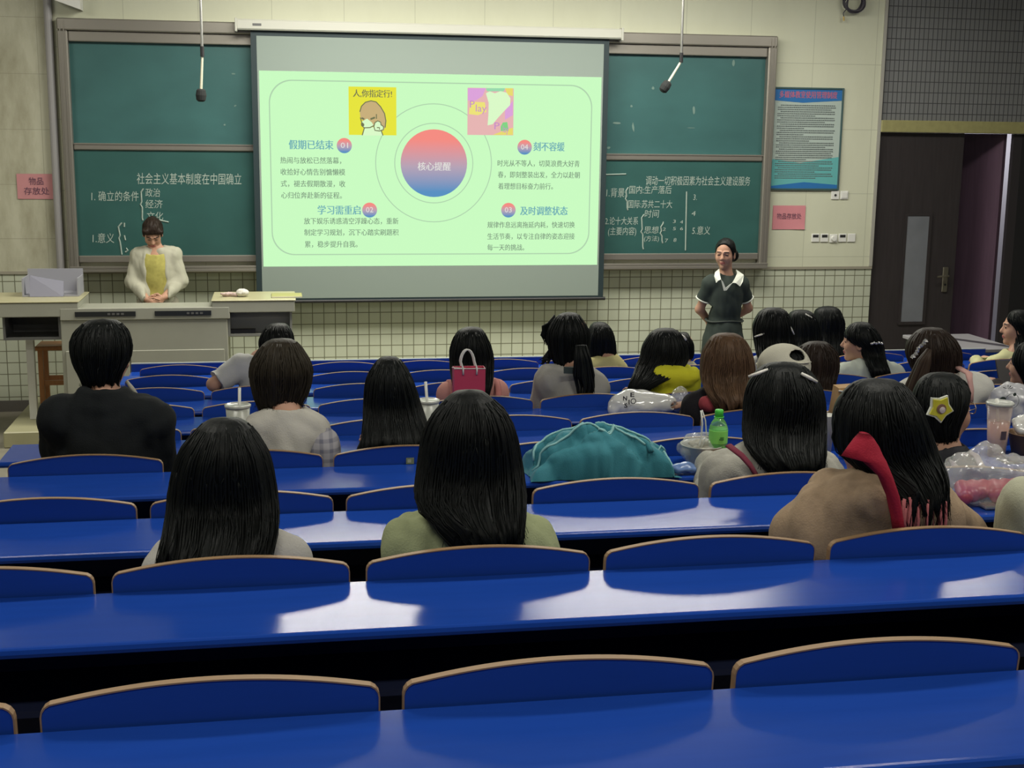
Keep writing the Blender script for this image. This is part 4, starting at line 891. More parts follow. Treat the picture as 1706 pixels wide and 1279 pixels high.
# ---- the woman in black long hair and pale green top, right before the camera
g = seated('person with long straight black hair and a pale green top, centre of the second row', 1, (781, 648), (640, 862), (926, 862), pitch=-12, k=1.04, h=.011); ALLFIG['P7'] = g
GREENT = cloth('pale_green_cloth', (.36, .40, .22))
g.garment('top', GREENT, .018, wr=.010, seed=1, freq=38); g.trousers(JEANS)
hair_loft(g, [(662, 746, 817), (685, 722, 843), (717, 706, 854), (750, 701, 860), (798, 693, 868), (845, 689, 872), (862, 712, 870), (880, 748, 869), (912, 764, 870)], (781, 647), g.Yh, HB, 1, rag=.03, locks=120, amp=.003)
# ---- front left woman, white top with a dark pattern
g = seated('person with long black hair and a whitish top, in the second row', 1, (375, 694), (236, 902), (514, 884), pitch=-14, k=1.02, h=.011)
PATT = cloth('white_patterned_cloth', (.52, .50, .46))
g.garment('top', PATT, .016, wr=.008, seed=2, sleeve='short'); g.trousers(JEANS)
m = MB()
hair_loft(g, [(712, 330, 420), (750, 298, 445), (800, 285, 456), (850, 280, 462), (890, 277, 462), (905, 270, 456), (925, 264, 452), (960, 258, 448)], (375, 693), g.Yh, HB, 2, rag=.035, locks=130, amp=.004)
# ---- man in the black jacket
g = seated('person with short black hair and a black jacket, fourth row by the left aisle', 3, (172, 530), (66, 664), (282, 668), yaw=12, k=1.05, shy=.18)
BLKJ = cloth('black_jacket_cloth', (.010, .012, .013))
def collar(v): [v.rc(g.nb+[.072*math.cos(q), .066*math.sin(q), -.005], g.nb+[.066*math.cos(q), .06*math.sin(q), .035], .024, .016, .03) for q in np.linspace(PI*.95, PI*2.05, 9)]
g.garment('jacket', BLKJ, .026, wr=.008, seed=3, extra=collar, neck=.056, low=.0); g.trousers(JEANS)
hair_loft(g, [(541, 134, 206), (559, 120, 217), (576, 118, 219), (594, 121, 217), (611, 128, 209), (622, 137, 200), (634, 140, 200), (644, 142, 198)], (172, 530), g.Yh, HB, 3, rag=.012, locks=60, amp=.004, lockr=.003)
A, B = at(211, 640, g.Yh+.05), at(229, 656, g.Yh+.05); mb = MB(); mb.tube([A+[0, 0, .012], .5*(A+B)+[0, -.004, .004], B+[0, 0, -.004]], [.01, .014, .008], 8, flat=.5); mb.build('shirt_collar', cloth('white_collar', (.5, .48, .40)), g.o, True)
# ---- bob haircut, grey-white tee, plaid shirt slipped off one shoulder
g = seated('person with a brown bob, pale tee and a grey plaid shirt off one shoulder', 3, (469, 562), (408, 690), (545, 690), pitch=-4, roll=3, k=1.04, shy=.18)
TEE = cloth('grey_white_tee', (.47, .45, .40)); g.garment('tee', TEE, .022, wr=.007, seed=4, sleeve='short'); g.trousers(JEANS)
PLAID = bpy.data.materials.new('grey_plaid'); PLAID.use_nodes = True
def plaid(m, base, line, sc):
    nt = m.node_tree; L = nt.links; b = nt.nodes['Principled BSDF']; tc = nt.nodes.new('ShaderNodeTexCoord'); acc = None
    for d in ('X', 'Z'):
        w = nt.nodes.new('ShaderNodeTexWave'); w.bands_direction = d; w.inputs['Scale'].default_value = sc; w.inputs['Distortion'].default_value = .6; L.new(tc.outputs['Object'], w.inputs['Vector'])
        r = nt.nodes.new('ShaderNodeValToRGB'); r.color_ramp.elements[0].position = .55; r.color_ramp.elements[1].position = .8; L.new(w.outputs['Fac'], r.inputs[0])
        if acc is None: acc = r.outputs[0]
        else:
            a = nt.nodes.new('ShaderNodeMath'); a.operation = 'ADD'; L.new(acc, a.inputs[0]); L.new(r.outputs[0], a.inputs[1]); h_ = nt.nodes.new('ShaderNodeMath'); h_.operation = 'MULTIPLY'; h_.inputs[1].default_value = .5; L.new(a.outputs[0], h_.inputs[0]); acc = h_.outputs[0]
    mx = nt.nodes.new('ShaderNodeMix'); mx.data_type = 'RGBA'; mx.inputs['A'].default_value = (*base, 1); mx.inputs['B'].default_value = (*line, 1); L.new(acc, mx.inputs['Factor']); L.new(mx.outputs['Result'], b.inputs['Base Color']); b.inputs['Roughness'].default_value = .9
plaid(PLAID, (.33, .32, .34), (.14, .14, .18), 9.)
v = Vox(g.J['sh'][1]-[.2, .2, .5], g.J['sh'][1]+[.25, .3, .15], .011); S_ = g.J['sh'][1]; E_ = g.J['el'][1]
v.rc(S_+[.045, -.02, -.03], E_+[.045, 0, 0], .066, .072, .04); v.rc(S_+[.05, -.05, -.06], S_+[.085, -.06, -.32], .055, .07, .04); v.rc(E_, g.J['wr'][1], .07, .05, .03)
V, Q = v.mesh(); V = wrinkle(V, Q, .012, 40, 8); obj('plaid_shirt', V, Q, PLAID, g.o, True)
hair_loft(g, [(579, 433, 501), (604, 418, 518), (624, 416, 520), (643, 421, 515), (658, 423, 508), (668, 428, 503), (676, 432, 498)], (469, 562), g.Yh, HBOB, 4, rag=.02, locks=80, amp=.005)
# ---- black hair, black top beside her
g = seated('person with long black hair and a black top, fourth row between two paper cups', 3, (648, 592), (596, 722), (728, 716), pitch=-8)
g.garment('top', cloth('black_cloth', (.008, .009, .010)), .014, wr=.005, seed=5); g.trousers(JEANS)
hair_loft(g, [(601, 628, 668), (624, 614, 683), (650, 610, 692), (675, 608, 699), (701, 607, 708), (725, 603, 716), (752, 598, 722)], (648, 592), g.Yh, HB, 5, rag=.02, locks=80)
# ---- white tee leaning on one arm, front left
r = 6; Y = rowY(r)+.15
g = seated('person in a white tee leaning on an elbow before the lectern', r, (464, 537), (380, 590), (486, 600), roll=8, elb=[at(352, 640, Y-.02)+[.012, 0, 0], at(486, 640, Y)+[.05, .1, -.02]], wr=[at(372, 658, Y+.24), at(470, 650, Y+.3)], hx=at(440, 640, Y)[0])
g.garment('tee', cloth('white_tee', (.52, .52, .50)), .016, sleeve='short', sl_=.85, seed=6); g.trousers(JEANS)
hair_loft(g, [(545, 442, 482), (556, 436, 488), (569, 432, 489), (585, 434, 487), (600, 437, 484)], (464, 537), g.Yh, HB, 6, rag=.012, locks=30)
# ---- pink top, red bag behind her
g = seated('person with long black hair and a pink top behind the red paper bag', 5, (786, 543), (730, 634), (846, 632), pitch=-4)
PINKT = cloth('pink_cloth', (.58, .28, .24)); g.garment('top', PINKT, .016, seed=7); g.trousers(JEANS)
mb = MB()
for x in (-.115, .115): 
    c = g.C; mb.tube([c+[x, .06, .06], c+[x, -.02, .075], c+[x, -.10, .035], c+[x*.95, -.135, -.08], c+[x*.9, -.135, -.22]], .016, 8, flat=.4)
mb.build('shoulder_strap', cloth('rose_strap', (.50, .20, .18)), g.o, True)
hair_loft(g, [(556, 759, 807), (579, 751, 817), (604, 750, 820), (624, 752, 820), (646, 755, 817), (668, 762, 812)], (786, 543), g.Yh, HB, 7, rag=.015, locks=50)
# ---- grey tee with gathered hair
g = seated('person in a grey tee with loosely tied black hair, looking left', 5, (948, 519), (895, 612), (1010, 622), yaw=-28, roll=-4, k=1.06, shy=.18)
g.garment('tee', cloth('grey_tee', (.34, .33, .30)), .026, sleeve='short', wr=.007, seed=8); g.trousers(JEANS)
h_ = hair_loft(g, [(529, 926, 966), (545, 915, 977), (560, 911, 980), (575, 913, 978), (588, 914, 976), (600, 918, 972), (612, 930, 966)], (948, 519), g.Yh, HB, 8, rag=.012, locks=50)
mb = MB(); A = [at(x, y, g.C[1]-.15) for x, y in ((968, 575), (972, 600), (974, 625), (977, 645), (974, 668))]
for q in range(60):
    o = np.array([random.gauss(0, .018), random.uniform(-.012, .012), 0]); L_ = random.randint(3, 5)
    P_ = [a+o*w+[random.gauss(0, .003), 0, 0] for a, w in zip(A[:L_], (.5, 1., 1.3, 1.15, .8))]; mb.tube(P_+[P_[-1]+[random.gauss(0, .008), 0, -random.uniform(.02, .05)]], [.006, .007, .006, .005, .004][:L_]+[.0008], 5)
mb.build('hair_tail', HB, g.o, True); mb = MB()
for q in range(24):
    a = at(920, 578, g.Yh-.03)+[random.gauss(0, .008), 0, random.gauss(0, .01)]; b_ = at(908+random.gauss(0, 3), 600+random.gauss(0, 4), g.Yh-.04); mb.tube([a, .5*(a+b_)+[random.gauss(0, .008), 0, 0], b_, b_+[random.gauss(-.01, .012), -.01, random.gauss(-.012, .012)]], [.005, .006, .004, .0008], 5)
mb.build('side_curls', HB, g.o, True); mb = MB()
for q in range(22): a = at(924, 530+random.gauss(0, 2), g.Yh+.04); b_ = at(910+random.gauss(0, 3), 544, g.Yh+.06); c_ = at(907+random.gauss(0, 3), 558, g.Yh+.06); d_ = at(913+random.gauss(0, 3), 575, g.Yh+.04); mb.tube([a, b_, c_, d_], [.005, .006, .005, .0008], 5)
mb.build('fringe_lock', HB, g.o, True)
a = at(911, 570, g.Yh+.07); MB().tube([a+[-.012, 0, .008], a+[.012, -.01, -.006]], .004, 6).build('glasses', mat('lens_glint', (.7, .75, .7), rough=.1), g.o)  # only a pale bar: the glint on the lens painted in as colour
a = at(949, 617, g.C[1]-.15); 
mb = MB(); put_text(mb, 'ME', at(941, 616, g.C[1]-.148), .055, size=.05); mb.face([at(939, 611, g.C[1]-.146), at(959, 612, g.C[1]-.146), at(959, 623, g.C[1]-.146), at(939, 622, g.C[1]-.146)][::-1]); MB().face([at(939, 611, g.C[1]-.135), at(939, 622, g.C[1]-.135), at(959, 623, g.C[1]-.135), at(959, 612, g.C[1]-.135)]).build('neck_print', mat('dark_print', (.03, .045, .04)), g.o)
# ---- black hair with a pale yellow collar, eighth row
g = seated('person with a black bob and a pale yellow collar, beside the grey tee', 7, (998, 535), (978, 596), (1042, 600), k=.97, shy=.18)
g.garment('top', cloth('pale_yellow_cloth', (.55, .50, .23)), .03, seed=9, low=.0); g.trousers(JEANS)
hair_loft(g, [(543, 984, 1014), (552, 980, 1019), (570, 977, 1023), (585, 977, 1023), (598, 980, 1022)], (998, 535), g.Yh, HB, 9, rag=.012, locks=30)
# ---- bright yellow jacket
g = seated('person with long black hair and a bright yellow jacket', 5, (1108, 545), (1060, 622), (1163, 612), pitch=-6, k=1.02)
YEL = cloth('bright_yellow_cloth', (.58, .56, .03)); 
def hood(v): c = g.nb; v.rc(c+[-.06, -.09, -.01], c+[.11, -.08, -.01], .05, None, .04)
g.garment('jacket', YEL, .026, wr=.009, seed=10, extra=hood); g.trousers(JEANS)
hair_loft(g, [(556, 1083, 1132), (573, 1072, 1141), (593, 1067, 1144), (607, 1061, 1143), (622, 1052, 1128), (638, 1047, 1090), (655, 1044, 1070)], (1108, 545), g.Yh, HB, 10, rag=.015, locks=60)
# ---- small head with a white clip behind her
g = seated('person with a white hair clip, half hidden behind the yellow jacket', 7, (1138, 552), (1112, 606), (1166, 604), k=.93)
g.garment('top', cloth('cream_cloth', (.55, .52, .38)), .02, seed=11); g.trousers(JEANS)
hair_loft(g, [(559, 1126, 1147), (572, 1122, 1152), (585, 1122, 1153), (597, 1124, 1151)], (1138, 552), g.Yh, HB, 11, rag=.01, locks=20)
clip_bar(g, (1134, 558), (1143, 566), g.Yh-.10, CLIPW, r=.012)
# ---- light brown long hair
g = seated('person with long light-brown hair, black top and a red collar', 4, (1209, 553), (1140, 656), (1262, 650), pitch=-6, k=1.02)
g.garment('top', cloth('black_knit', (.012, .011, .013)), .02, seed=12); 
v = Vox(g.nb-[.16, .16, .14], g.nb+[.16, .14, .12], .01); v.rc(g.nb+[-.09, -.075, -.03], g.nb+[.06, -.085, -.02], .04, None, .03); V, Q = v.mesh(); V = wrinkle(V, Q, .008, 60, 4); obj('red_collar', V, Q, cloth('dull_red_cloth', (.30, .05, .06)), g.o, True); g.trousers(JEANS)
hair_loft(g, [(564, 1184, 1238), (581, 1173, 1246), (604, 1168, 1251), (626, 1166, 1254), (649, 1172, 1254), (668, 1188, 1252), (684, 1200, 1248)], (1209, 553), g.Yh, HBR, 12, rag=.03, locks=90, amp=.005)
# ---- three black heads before the tiles
g = seated('person with two white hair clips and a white top, before the wall tiles', 6, (1288, 511), (1250, 592), (1326, 592), k=1.0)
g.garment('top', cloth('white_cloth', (.52, .52, .50)), .016, seed=13); g.trousers(JEANS)
hair_loft(g, [(522, 1264, 1310), (536, 1256, 1316), (551, 1254, 1319), (573, 1257, 1322), (592, 1260, 1320), (606, 1266, 1316)], (1288, 511), g.Yh, HB, 13, rag=.015, locks=40)
clip_bar(g, (1257, 561), (1279, 553), g.Yh-.09, CLIPW); clip_bar(g, (1314, 540), (1323, 557), g.Yh-.09, CLIPW)
g = seated('person with one white clip, middle of the three heads before the tiles', 7, (1334, 515), (1305, 590), (1372, 588), k=.98)
g.garment('top', cloth('grey_cloth', (.2, .2, .2)), .016, seed=14); g.trousers(JEANS)
hair_loft(g, [(524, 1315, 1355), (545, 1311, 1364), (562, 1311, 1366), (580, 1312, 1366), (600, 1316, 1362)], (1334, 515), g.Yh, HB, 14, rag=.015, locks=30)
clip_bar(g, (1342, 523), (1358, 533), g.Yh-.08, CLIPW)
g = seated('person with smooth black hair and no clip, beside the dark door', 8, (1379, 509), (1350, 590), (1410, 588), k=.98)
g.garment('top', cloth('dark_cloth', (.03, .03, .04)), .016, seed=15); g.trousers(JEANS)
hair_loft(g, [(518, 1358, 1398), (536, 1355, 1404), (564, 1356, 1405), (585, 1360, 1405), (606, 1368, 1403)], (1379, 509), g.Yh, HB, 15, rag=.015, locks=30)
# ---- cap
g = seated('person wearing a beige cap with an open back strap', 4, (1306, 577), (1270, 664), (1374, 664), pitch=-10, k=.93)
g.garment('top', cloth('light_cloth', (.4, .4, .36)), .016, seed=16); g.trousers(JEANS)
hair_loft(g, [(590, 1282, 1332), (604, 1272, 1340), (625, 1271, 1343), (650, 1275, 1340)], (1306, 580), g.Yh, HB, 16, rag=.012, locks=20)
CAPM = cloth('beige_cap_cloth', (.56, .54, .44)); hc, R = g.J['hc'], g.J['R']; v = Vox(hc-[.16, .16, .06], hc+[.16, .2, .2], .006)
v.el(hc+[0, -.012, .03], (.122, .128, .105), .01); v.el(hc+[0, -.012, .022], (.113, .119, .099), .004, sub=True); v.cut(hc+[0, -.01, .005], (0, .0, -1)); v.el(hc+[.033, -.10, .094], (.045, .08, .022), .004, sub=True)
V, Q = v.mesh(); cp_ = obj('cap', V, Q, CAPM, g.o, True)
MB().tube([hc+[-.02+.106*u, -.124+.012*abs(2*u-1)**2*2, .064] for u in np.linspace(0, 1, 7)], .012, 8, flat=.35).build('strap', CAPM, cp_, True)
v = Vox(hc+[-.13, .06, -.02], hc+[.13, .26, .08], .007); v.el(hc+[0, .125, .012], (.085, .085, .010), .01); V, Q = v.mesh(); obj('brim', V, Q, CAPM, cp_, True)
# ---- dark brown short hair beside the cap
g = seated('person with short dark-brown hair and dark clothes beside the beige cap', 5, (1361, 567), (1318, 648), (1412, 650), yaw=-15, k=1.0)
g.garment('top', cloth('charcoal_cloth', (.018, .016, .018)), .018, seed=17); g.trousers(JEANS)
hair_loft(g, [(574, 1338, 1380), (584, 1328, 1391), (600, 1324, 1393), (618, 1325, 1391), (640, 1328, 1388), (662, 1332, 1386)], (1361, 567), g.Yh, HDB, 17, rag=.015, locks=60, amp=.006)
# ---- profile girl with a half ponytail
r = 6; Yp = rowY(r)+.2
g = seated('person in profile with a half ponytail and a pale mint shirt, hand at the mouth', r, (1434, 535), (1394, 606), (1506, 606), yaw=-62, k=1.0, dy=.24, elb=[at(1396, 640, Yp)+[0, .1, 0], at(1508, 640, Yp)+[0, .12, 0]], wr=[at(1405, 612, Yp+.12), at(1470, 640, Yp+.3)])
g.garment('shirt', cloth('mint_white_cloth', (.48, .52, .46)), .02, seed=18); g.trousers(JEANS)
h_ = hair_loft(g, [(545, 1414, 1452), (556, 1408, 1460), (566, 1409, 1464), (576, 1428, 1466), (588, 1434, 1468), (600, 1440, 1472), (614, 1446, 1478), (626, 1452, 1484)], (1434, 535), g.Yh, HB, 18, rag=.015, locks=50, fdepth=.08, hang=g.C[1]-.16)
a = at(1460, 572, g.Yh-.14); mb = MB()
for q in range(5): mb.lathe([(0, -.008), (.009, -.004), (.009, .004), (0, .008)], a+[.016*(q-2), -.004*abs(q-2), .004*(q % 2)], 8)
mb.build('hair_clip', mat('silver_clip', (.6, .6, .6), rough=.25, metal=.8), g.o, True)
# ---- brown ponytail with a silver bow
g = seated('person with a high brown ponytail, silver bow clip and white top with a pink strap', 4, (1551, 544), (1498, 634), (1648, 622), yaw=12, k=1.05, hx=3.1)
g.garment('top', cloth('soft_white_cloth', (.56, .55, .50)), .022, wr=.008, seed=19); g.trousers(JEANS)
hair_loft(g, [(553, 1527, 1575), (566, 1516, 1588), (583, 1511, 1594), (600, 1513, 1595), (615, 1517, 1592), (630, 1522, 1586), (645, 1530, 1578)], (1551, 544), g.Yh, HDB, 19, rag=.01, locks=60, amp=.005)
PONY = hairmat('ponytail_hair', (.035, .022, .014)); mb = MB(); Yq = g.Yh-.16
A = [at(x, y, Yq) for x, y in ((1548, 582), (1540, 602), (1531, 630), (1524, 655), (1520, 682), (1518, 706))]
for q in range(46):
    o = np.array([random.gauss(0, .022), random.uniform(-.02, .02), 0]); mb.tube([A[0]]+[a+o*(.5+.28*i) for i, a in enumerate(A[1:])]+[A[-1]+o*1.1+[0, 0, -random.uniform(.0, .07)]], [.012, .014, .013, .012, .010, .007, .001], 6)
mb.build('ponytail', PONY, g.o, True)
a, b = at(1516, 592, Yq-.0), at(1536, 566, Yq-.0); mb = MB()
for u in np.linspace(0, 1, 7): p = a*(1-u)+b*u; mb.lathe([(0, -.011), (.011*(.7+.6*abs(2*u-1)), -.003), (.010, .004), (0, .011)], p+[.004*math.sin(u*9), -.03, 0], 6)
mb.build('hair_clip', mat('silver_bow', (.75, .74, .72), rough=.2, metal=.8), g.o)
c = g.C; A = [at(x, y, g.C[1]-.14) for x, y in ((1614, 622), (1616, 634), (1618, 650), (1617, 672))]; MB().tube([A[0]+[0, .1, .01]]+A, .02, 8, flat=.4).build('shoulder_strap', cloth('pale_pink_strap', (.62, .36, .32)), g.o, True)
# ---- right side profile in pale yellow, and the head at the right edge
g = seated('person in profile with black hair and a pale yellow-green top, before the darkness beside the door', 7, (1697, 515), (1646, 592), (1742, 592), yaw=-72, k=1.02)
g.garment('top', cloth('pale_lime_cloth', (.55, .54, .30)), .018, seed=20); g.trousers(JEANS)
hair_loft(g, [(523, 1681, 1716), (534, 1677, 1724), (548, 1688, 1727), (562, 1690, 1728), (580, 1690, 1728), (600, 1692, 1726)], (1697, 515), g.Yh, HB, 20, rag=.01, locks=30, fdepth=.06)
g = seated('person with black hair cut off by the right edge, next to the printed bag', 5, (1716, 568), (1672, 655), (1776, 655), yaw=-50, k=1.02)
g.garment('top', cloth('dim_cloth', (.08, .07, .07)), .018, seed=21); g.trousers(JEANS)
hair_loft(g, [(577, 1696, 1740), (592, 1688, 1748), (608, 1687, 1750), (622, 1696, 1750), (636, 1700, 1748)], (1716, 568), g.Yh, HB, 21, rag=.01, locks=30, fdepth=.06)
# ---- black hair with two clips in the third row
g = seated('person with long black hair held by a clip on either side, third row', 2, (1303, 601), (1174, 756), (1398, 752), pitch=-8, k=1.04, h=.011)
CRM = cloth('cream_print_cloth', (.40, .39, .34), var=.35, vscale=25); g.garment('top', CRM, .020, wr=.008, seed=22); g.trousers(JEANS)
hair_loft(g, [(616, 1263, 1343), (641, 1246, 1361), (670, 1241, 1366), (706, 1237, 1368), (742, 1238, 1370), (765, 1262, 1371), (788, 1286, 1370)], (1303, 601), g.Yh, HB, 22, rag=.02, locks=110, amp=.003)
clip_bar(g, (1247, 627), (1279, 615), g.Yh-.085, CLIPW, r=.0055); clip_bar(g, (1335, 622), (1361, 636), g.Yh-.085, CLIPW, r=.0065)
c = g.C; A = [at(x, y, g.C[1]-.12) for x, y in ((1217, 744), (1232, 756), (1246, 772), (1258, 792))]; A[0] = A[0]+[0, .04, 0]
MB().tube([a+[0, -.02, .0] for a in A], .017, 8, flat=.35).build('bag_strap', cloth('maroon_strap', (.16, .03, .05)), g.o, True)
# ---- woman in the tan jacket with a red hood lining
g = seated('person in a fluffy tan jacket with red lining and long black hair, second row', 1, (1459, 628), (1340, 806), (1600, 812), pitch=-10, roll=-9, k=1.05, h=.011, shy=.21, hx=at(1470, 900, rowY(1)+.18)[0], elb=[at(1336, 885, rowY(1)+.20)+[.02, 0, -.01], at(1590, 900, rowY(1)+.3)], wr=[at(1420, 900, rowY(1)+.5), at(1520, 900, rowY(1)+.52)])
TAN = cloth('tan_fleece', (.36, .26, .17), var=.35, vscale=30)
def hood2(v): c = g.nb; v.rc(c+[-.10, -.085, .0], c+[.06, -.10, -.05], .05, .045, .05)
g.garment('jacket', TAN, .034, wr=.019, seed=23, extra=hood2, freq=30); g.trousers(JEANS)
RED = cloth('red_lining', (.32, .015, .035)); Yq = g.C[1]-.165; mb = MB()
V = []; F = []; rows_ = [(721, 1432, 1446), (730, 1422, 1455), (744, 1410, 1464), (758, 1400, 1470), (768, 1436, 1476), (792, 1462, 1485), (825, 1476, 1496), (860, 1484, 1502), (890, 1488, 1506)]
for i, (y, a_, b_) in enumerate(rows_):
    Yr = Yq+(.03+.012*(3-i) if i < 4 else max(0, .03-.01*(i-3))); A, B = at(a_, y, Yr), at(b_, y, Yr); m_ = .5*(A+B); h_ = (B-A)/2
    for q in range(12): t = 2*PI*q/12; V.append(m_+h_*math.cos(t)+np.array([0, -.004+.02*math.sin(t), 0]))
for i in range(len(rows_)-1):
    for q in range(12): a_ = i*12+q; b_ = i*12+(q+1) % 12; F.append((a_, b_, b_+12, a_+12))
F += [tuple(range(12)), tuple(range((len(rows_)-1)*12, len(rows_)*12))]
mb.add(V, F); mb.build('hood_lining', RED, g.o, True)
mb = MB()
for q in range(44): x = random.uniform(1503, 1580); dy_ = random.uniform(.015, .035); a = at(x, 838+random.uniform(-12, 12), Yq+dy_); b = at(x-2+random.uniform(-3, 3), 868, Yq+dy_); c = at(x-2+random.uniform(-5, 5), 892, Yq+dy_); mb.tube([a, b, c], [.004, .007, .006], 5, flat=.6)
mb.build('pink_fringe', cloth('pink_fringe', (.50, .16, .17)), g.o, True)
hair_loft(g, [(645, 1414, 1505), (670, 1396, 1519), (699, 1391, 1528), (724, 1391, 1537), (752, 1393, 1546), (770, 1412, 1555), (786, 1462, 1561), (814, 1482, 1570), (840, 1496, 1572), (858, 1510, 1572)], (1459, 628), g.Yh, HB, 23, rag=.055, locks=170, amp=.004, hang=g.C[1]-.16)
# ---- woman with the yellow star clip, looking right
g = seated('person looking right with pinned-up black hair and a yellow star clip', 2, (1575, 618), (1505, 752), (1640, 756), yaw=70, k=1.0, h=.011, thick=.016)
STR = cloth('black_white_stripes', (.03, .03, .035)); g.garment('top', STR, .018, seed=24); g.trousers(JEANS)
mb = MB()
for x in (-.02, .07): c = g.C; mb.tube([c+[x, .03, .08], c+[x+.01, -.06, .075], c+[x+.02, -.12, .02], c+[x+.02, -.135, -.1]], .013, 8, flat=.4)
mb.build('white_strap', cloth('lilac_white_strap', (.45, .40, .42)), g.o, True)
hair_loft(g, [(634, 1532, 1600), (648, 1526, 1606), (662, 1523, 1602), (680, 1523, 1596), (700, 1527, 1584), (715, 1533, 1578), (728, 1542, 1582), (738, 1552, 1572)], (1566, 618), g.Yh, HB, 24, rag=.008, locks=50, fdepth=.07)
cs = at(1566, 680, g.Yh-.128); n = 5; mb = MB()
def star(R0, R1, y): return [(cs[0]+(R0 if i % 2 == 0 else R1)*math.cos(-PI/2+PI*i/n+.12), cs[1]+y, cs[2]+(R0 if i % 2 == 0 else R1)*math.sin(-PI/2+PI*i/n+.12)) for i in range(2*n)]
def starp(mb, R0, R1, y0, y1): a = star(R0, R1, y0); b = star(R0, R1, y1); m_ = 2*n; mb.add(a+b, [tuple(range(m_)), tuple(range(m_, 2*m_))]+[(i, (i+1) % m_, (i+1) % m_+m_, i+m_) for i in range(m_)])
starp(mb, .048, .033, -.003, .006); sc_ = mb.build('star_clip', mat('pale_clip_rim', (.68, .70, .62), rough=.3), g.o)
mb = MB(); starp(mb, .041, .027, -.008, -.002); mb.build('yellow_star', mat('clip_yellow', (.62, .58, .04), rough=.3), sc_)
mb = MB(); mb.lathe([(0, -.004), (.016, -.002), (.016, .003), (0, .003)], (cs[0], cs[1]-.010, cs[2]), 16, axis=1); mb.build('clip_centre', mat('clip_brown', (.20, .11, .08), rough=.4), sc_)
mb = MB(); mb.lathe([(0, -.004), (.010, -.002), (.010, .003), (0, .003)], (cs[0]+.002, cs[1]-.013, cs[2]-.003), 16, axis=1); mb.build('clip_dot', mat('clip_pale', (.6, .52, .52), rough=.4), sc_)
hc, R = g.J['hc'], g.J['R']; P = lambda x, y, z: hc+R@np.array([x, y, z]); mb = MB()
for s in (-1, 1):
    mb.tube([P(s*.033+.024*math.cos(q), .104-.010*abs(math.cos(q)), .002+.019*math.sin(q)) for q in np.linspace(0, 2*PI, 17)], .0018, 5, caps=False); mb.tube([P(s*.057, .095, .006), P(s*.074, .05, .008), P(s*.078, .0, .004)], .0018, 5)
mb.tube([P(-.01, .105, .004), P(.01, .105, .004)], .0018, 5); mb.build('glasses', mat('thin_metal_frame', (.45, .36, .28), rough=.3, metal=.8), g.o)
# ---- sleeve of the person at the right edge, second row
g = seated('person in a cream jacket at the right photo edge', 1, (1880, 640), (1688, 806), (2010, 800), k=1.05, h=.013, elb=[at(1712, 890, rowY(1)+.2), at(2010, 900, rowY(1)+.3)], wr=[at(1830, 890, rowY(1)+.45), at(1900, 890, rowY(1)+.45)])
g.garment('jacket', cloth('cream_jacket_cloth', (.46, .46, .34)), .035, wr=.012, seed=25); g.trousers(JEANS)
hair_loft(g, [(656, 1840, 1920), (690, 1820, 1938), (720, 1815, 1945), (760, 1818, 1942)], (1880, 640), g.Yh, HB, 25, rag=.02, locks=20)
# ================================================================== TEACHERS
def standing(label, top, shL, shR, Y, floor, yaw, pitch, k, el, wr, hand, tilt=0, ins=.075):
    T = at(*top, Y); R = basis(yaw, pitch, tilt); hc = T-[0, 0, .126*k]
    if pitch < -20: hc = hc+np.array([0, -.03, .012])
    a, b = at(*shR, Y), at(*shL, Y)   # facing the hall: her right is on the photo's left
    sl, sr = a+[-ins, 0, -.06], b+[ins, 0, -.06]
    # joint order 0/1 follows the figure's own x axis mirrored by fw = -1
    mx = (sl[0]+sr[0])/2; hip = np.array([mx, Y+.0, floor+.90*k])
    kn = [np.array([mx+.09, Y-.01, floor+.48*k]), np.array([mx-.09, Y-.01, floor+.48*k])]; an = [q+np.array([0, .02, floor+.09-q[2]]) for q in kn]
    J = dict(hc=hc, R=R, sh=[sl, sr], hip=hip, el=el, wr=wr, kn=kn, an=an, floor=floor, hand=hand, fw=-1)
    g = Fig(label, J, k, .009, .0042); g.Yh = Y; return g
def skull_hair(g, m, fringe, extra=None, amp=.004, seed=0, thick=1.0, side=-.03):
    """hair grown over the skull, cut back at the hairline"""
    hc, R, k = g.J['hc'], g.J['R'], g.k; P = lambda x, y, z: hc+R@(np.array([x, y, z])*k); v = Vox(hc-.2, hc+.2, .005)
    v.el(P(0, -.018, .032), np.array((.084, .103, .097))*k*thick, .01, R); v.el(P(0, -.05, -.02), np.array((.075, .06, .07))*k, .03, R)
    v.cut(P(0, fringe[0], fringe[1]), R@np.array([0, .94, -.34])); v.cut(P(0, 0, -.085), R@np.array([0, 0, -1.]))
    if extra: extra(v, P)
    V, Q = v.mesh(); V = wrinkle(V, Q, amp, 150, seed, (1, .3, .3)); return obj('hair', V, Q, m, g.o, True)
# right: dark polo dress with white collar, hands behind her back
Y = 10.3
el = [at(1251, 515, Y)+[.0, .07, 0], at(1170, 517, Y)+[0, .07, 0]]; wr = [at(1222, 542, Y)+[0, .17, 0], at(1196, 545, Y)+[0, .17, 0]]
g = standing('person standing in a dark green dress with a white collar, hands behind the back', (1209, 397), (1170, 460), (1249, 460), Y, FRONT+.001, 212, -4, 1.0, el, wr, [((-1, .2, -.4), (0, 1, 0), (0, 0, 1), 30), ((1, .2, -.4), (0, 1, 0), (0, 0, 1), 30)])
DGR = cloth('dark_green_knit', (.040, .052, .045)); 
def skirt(v): h_ = g.J['hip']; v.rc(h_+[0, 0, .02], h_+[0, 0, -.10], .135, .16, .06); v.rc(h_+[0, 0, -.10], h_+[0, 0, -.42], .165, .24, .05)
dr = g.garment('dress', DGR, .012, sleeve='short', wr=.005, seed=30, extra=skirt, hem=FRONT+.42, neck=.062, low=-.015)
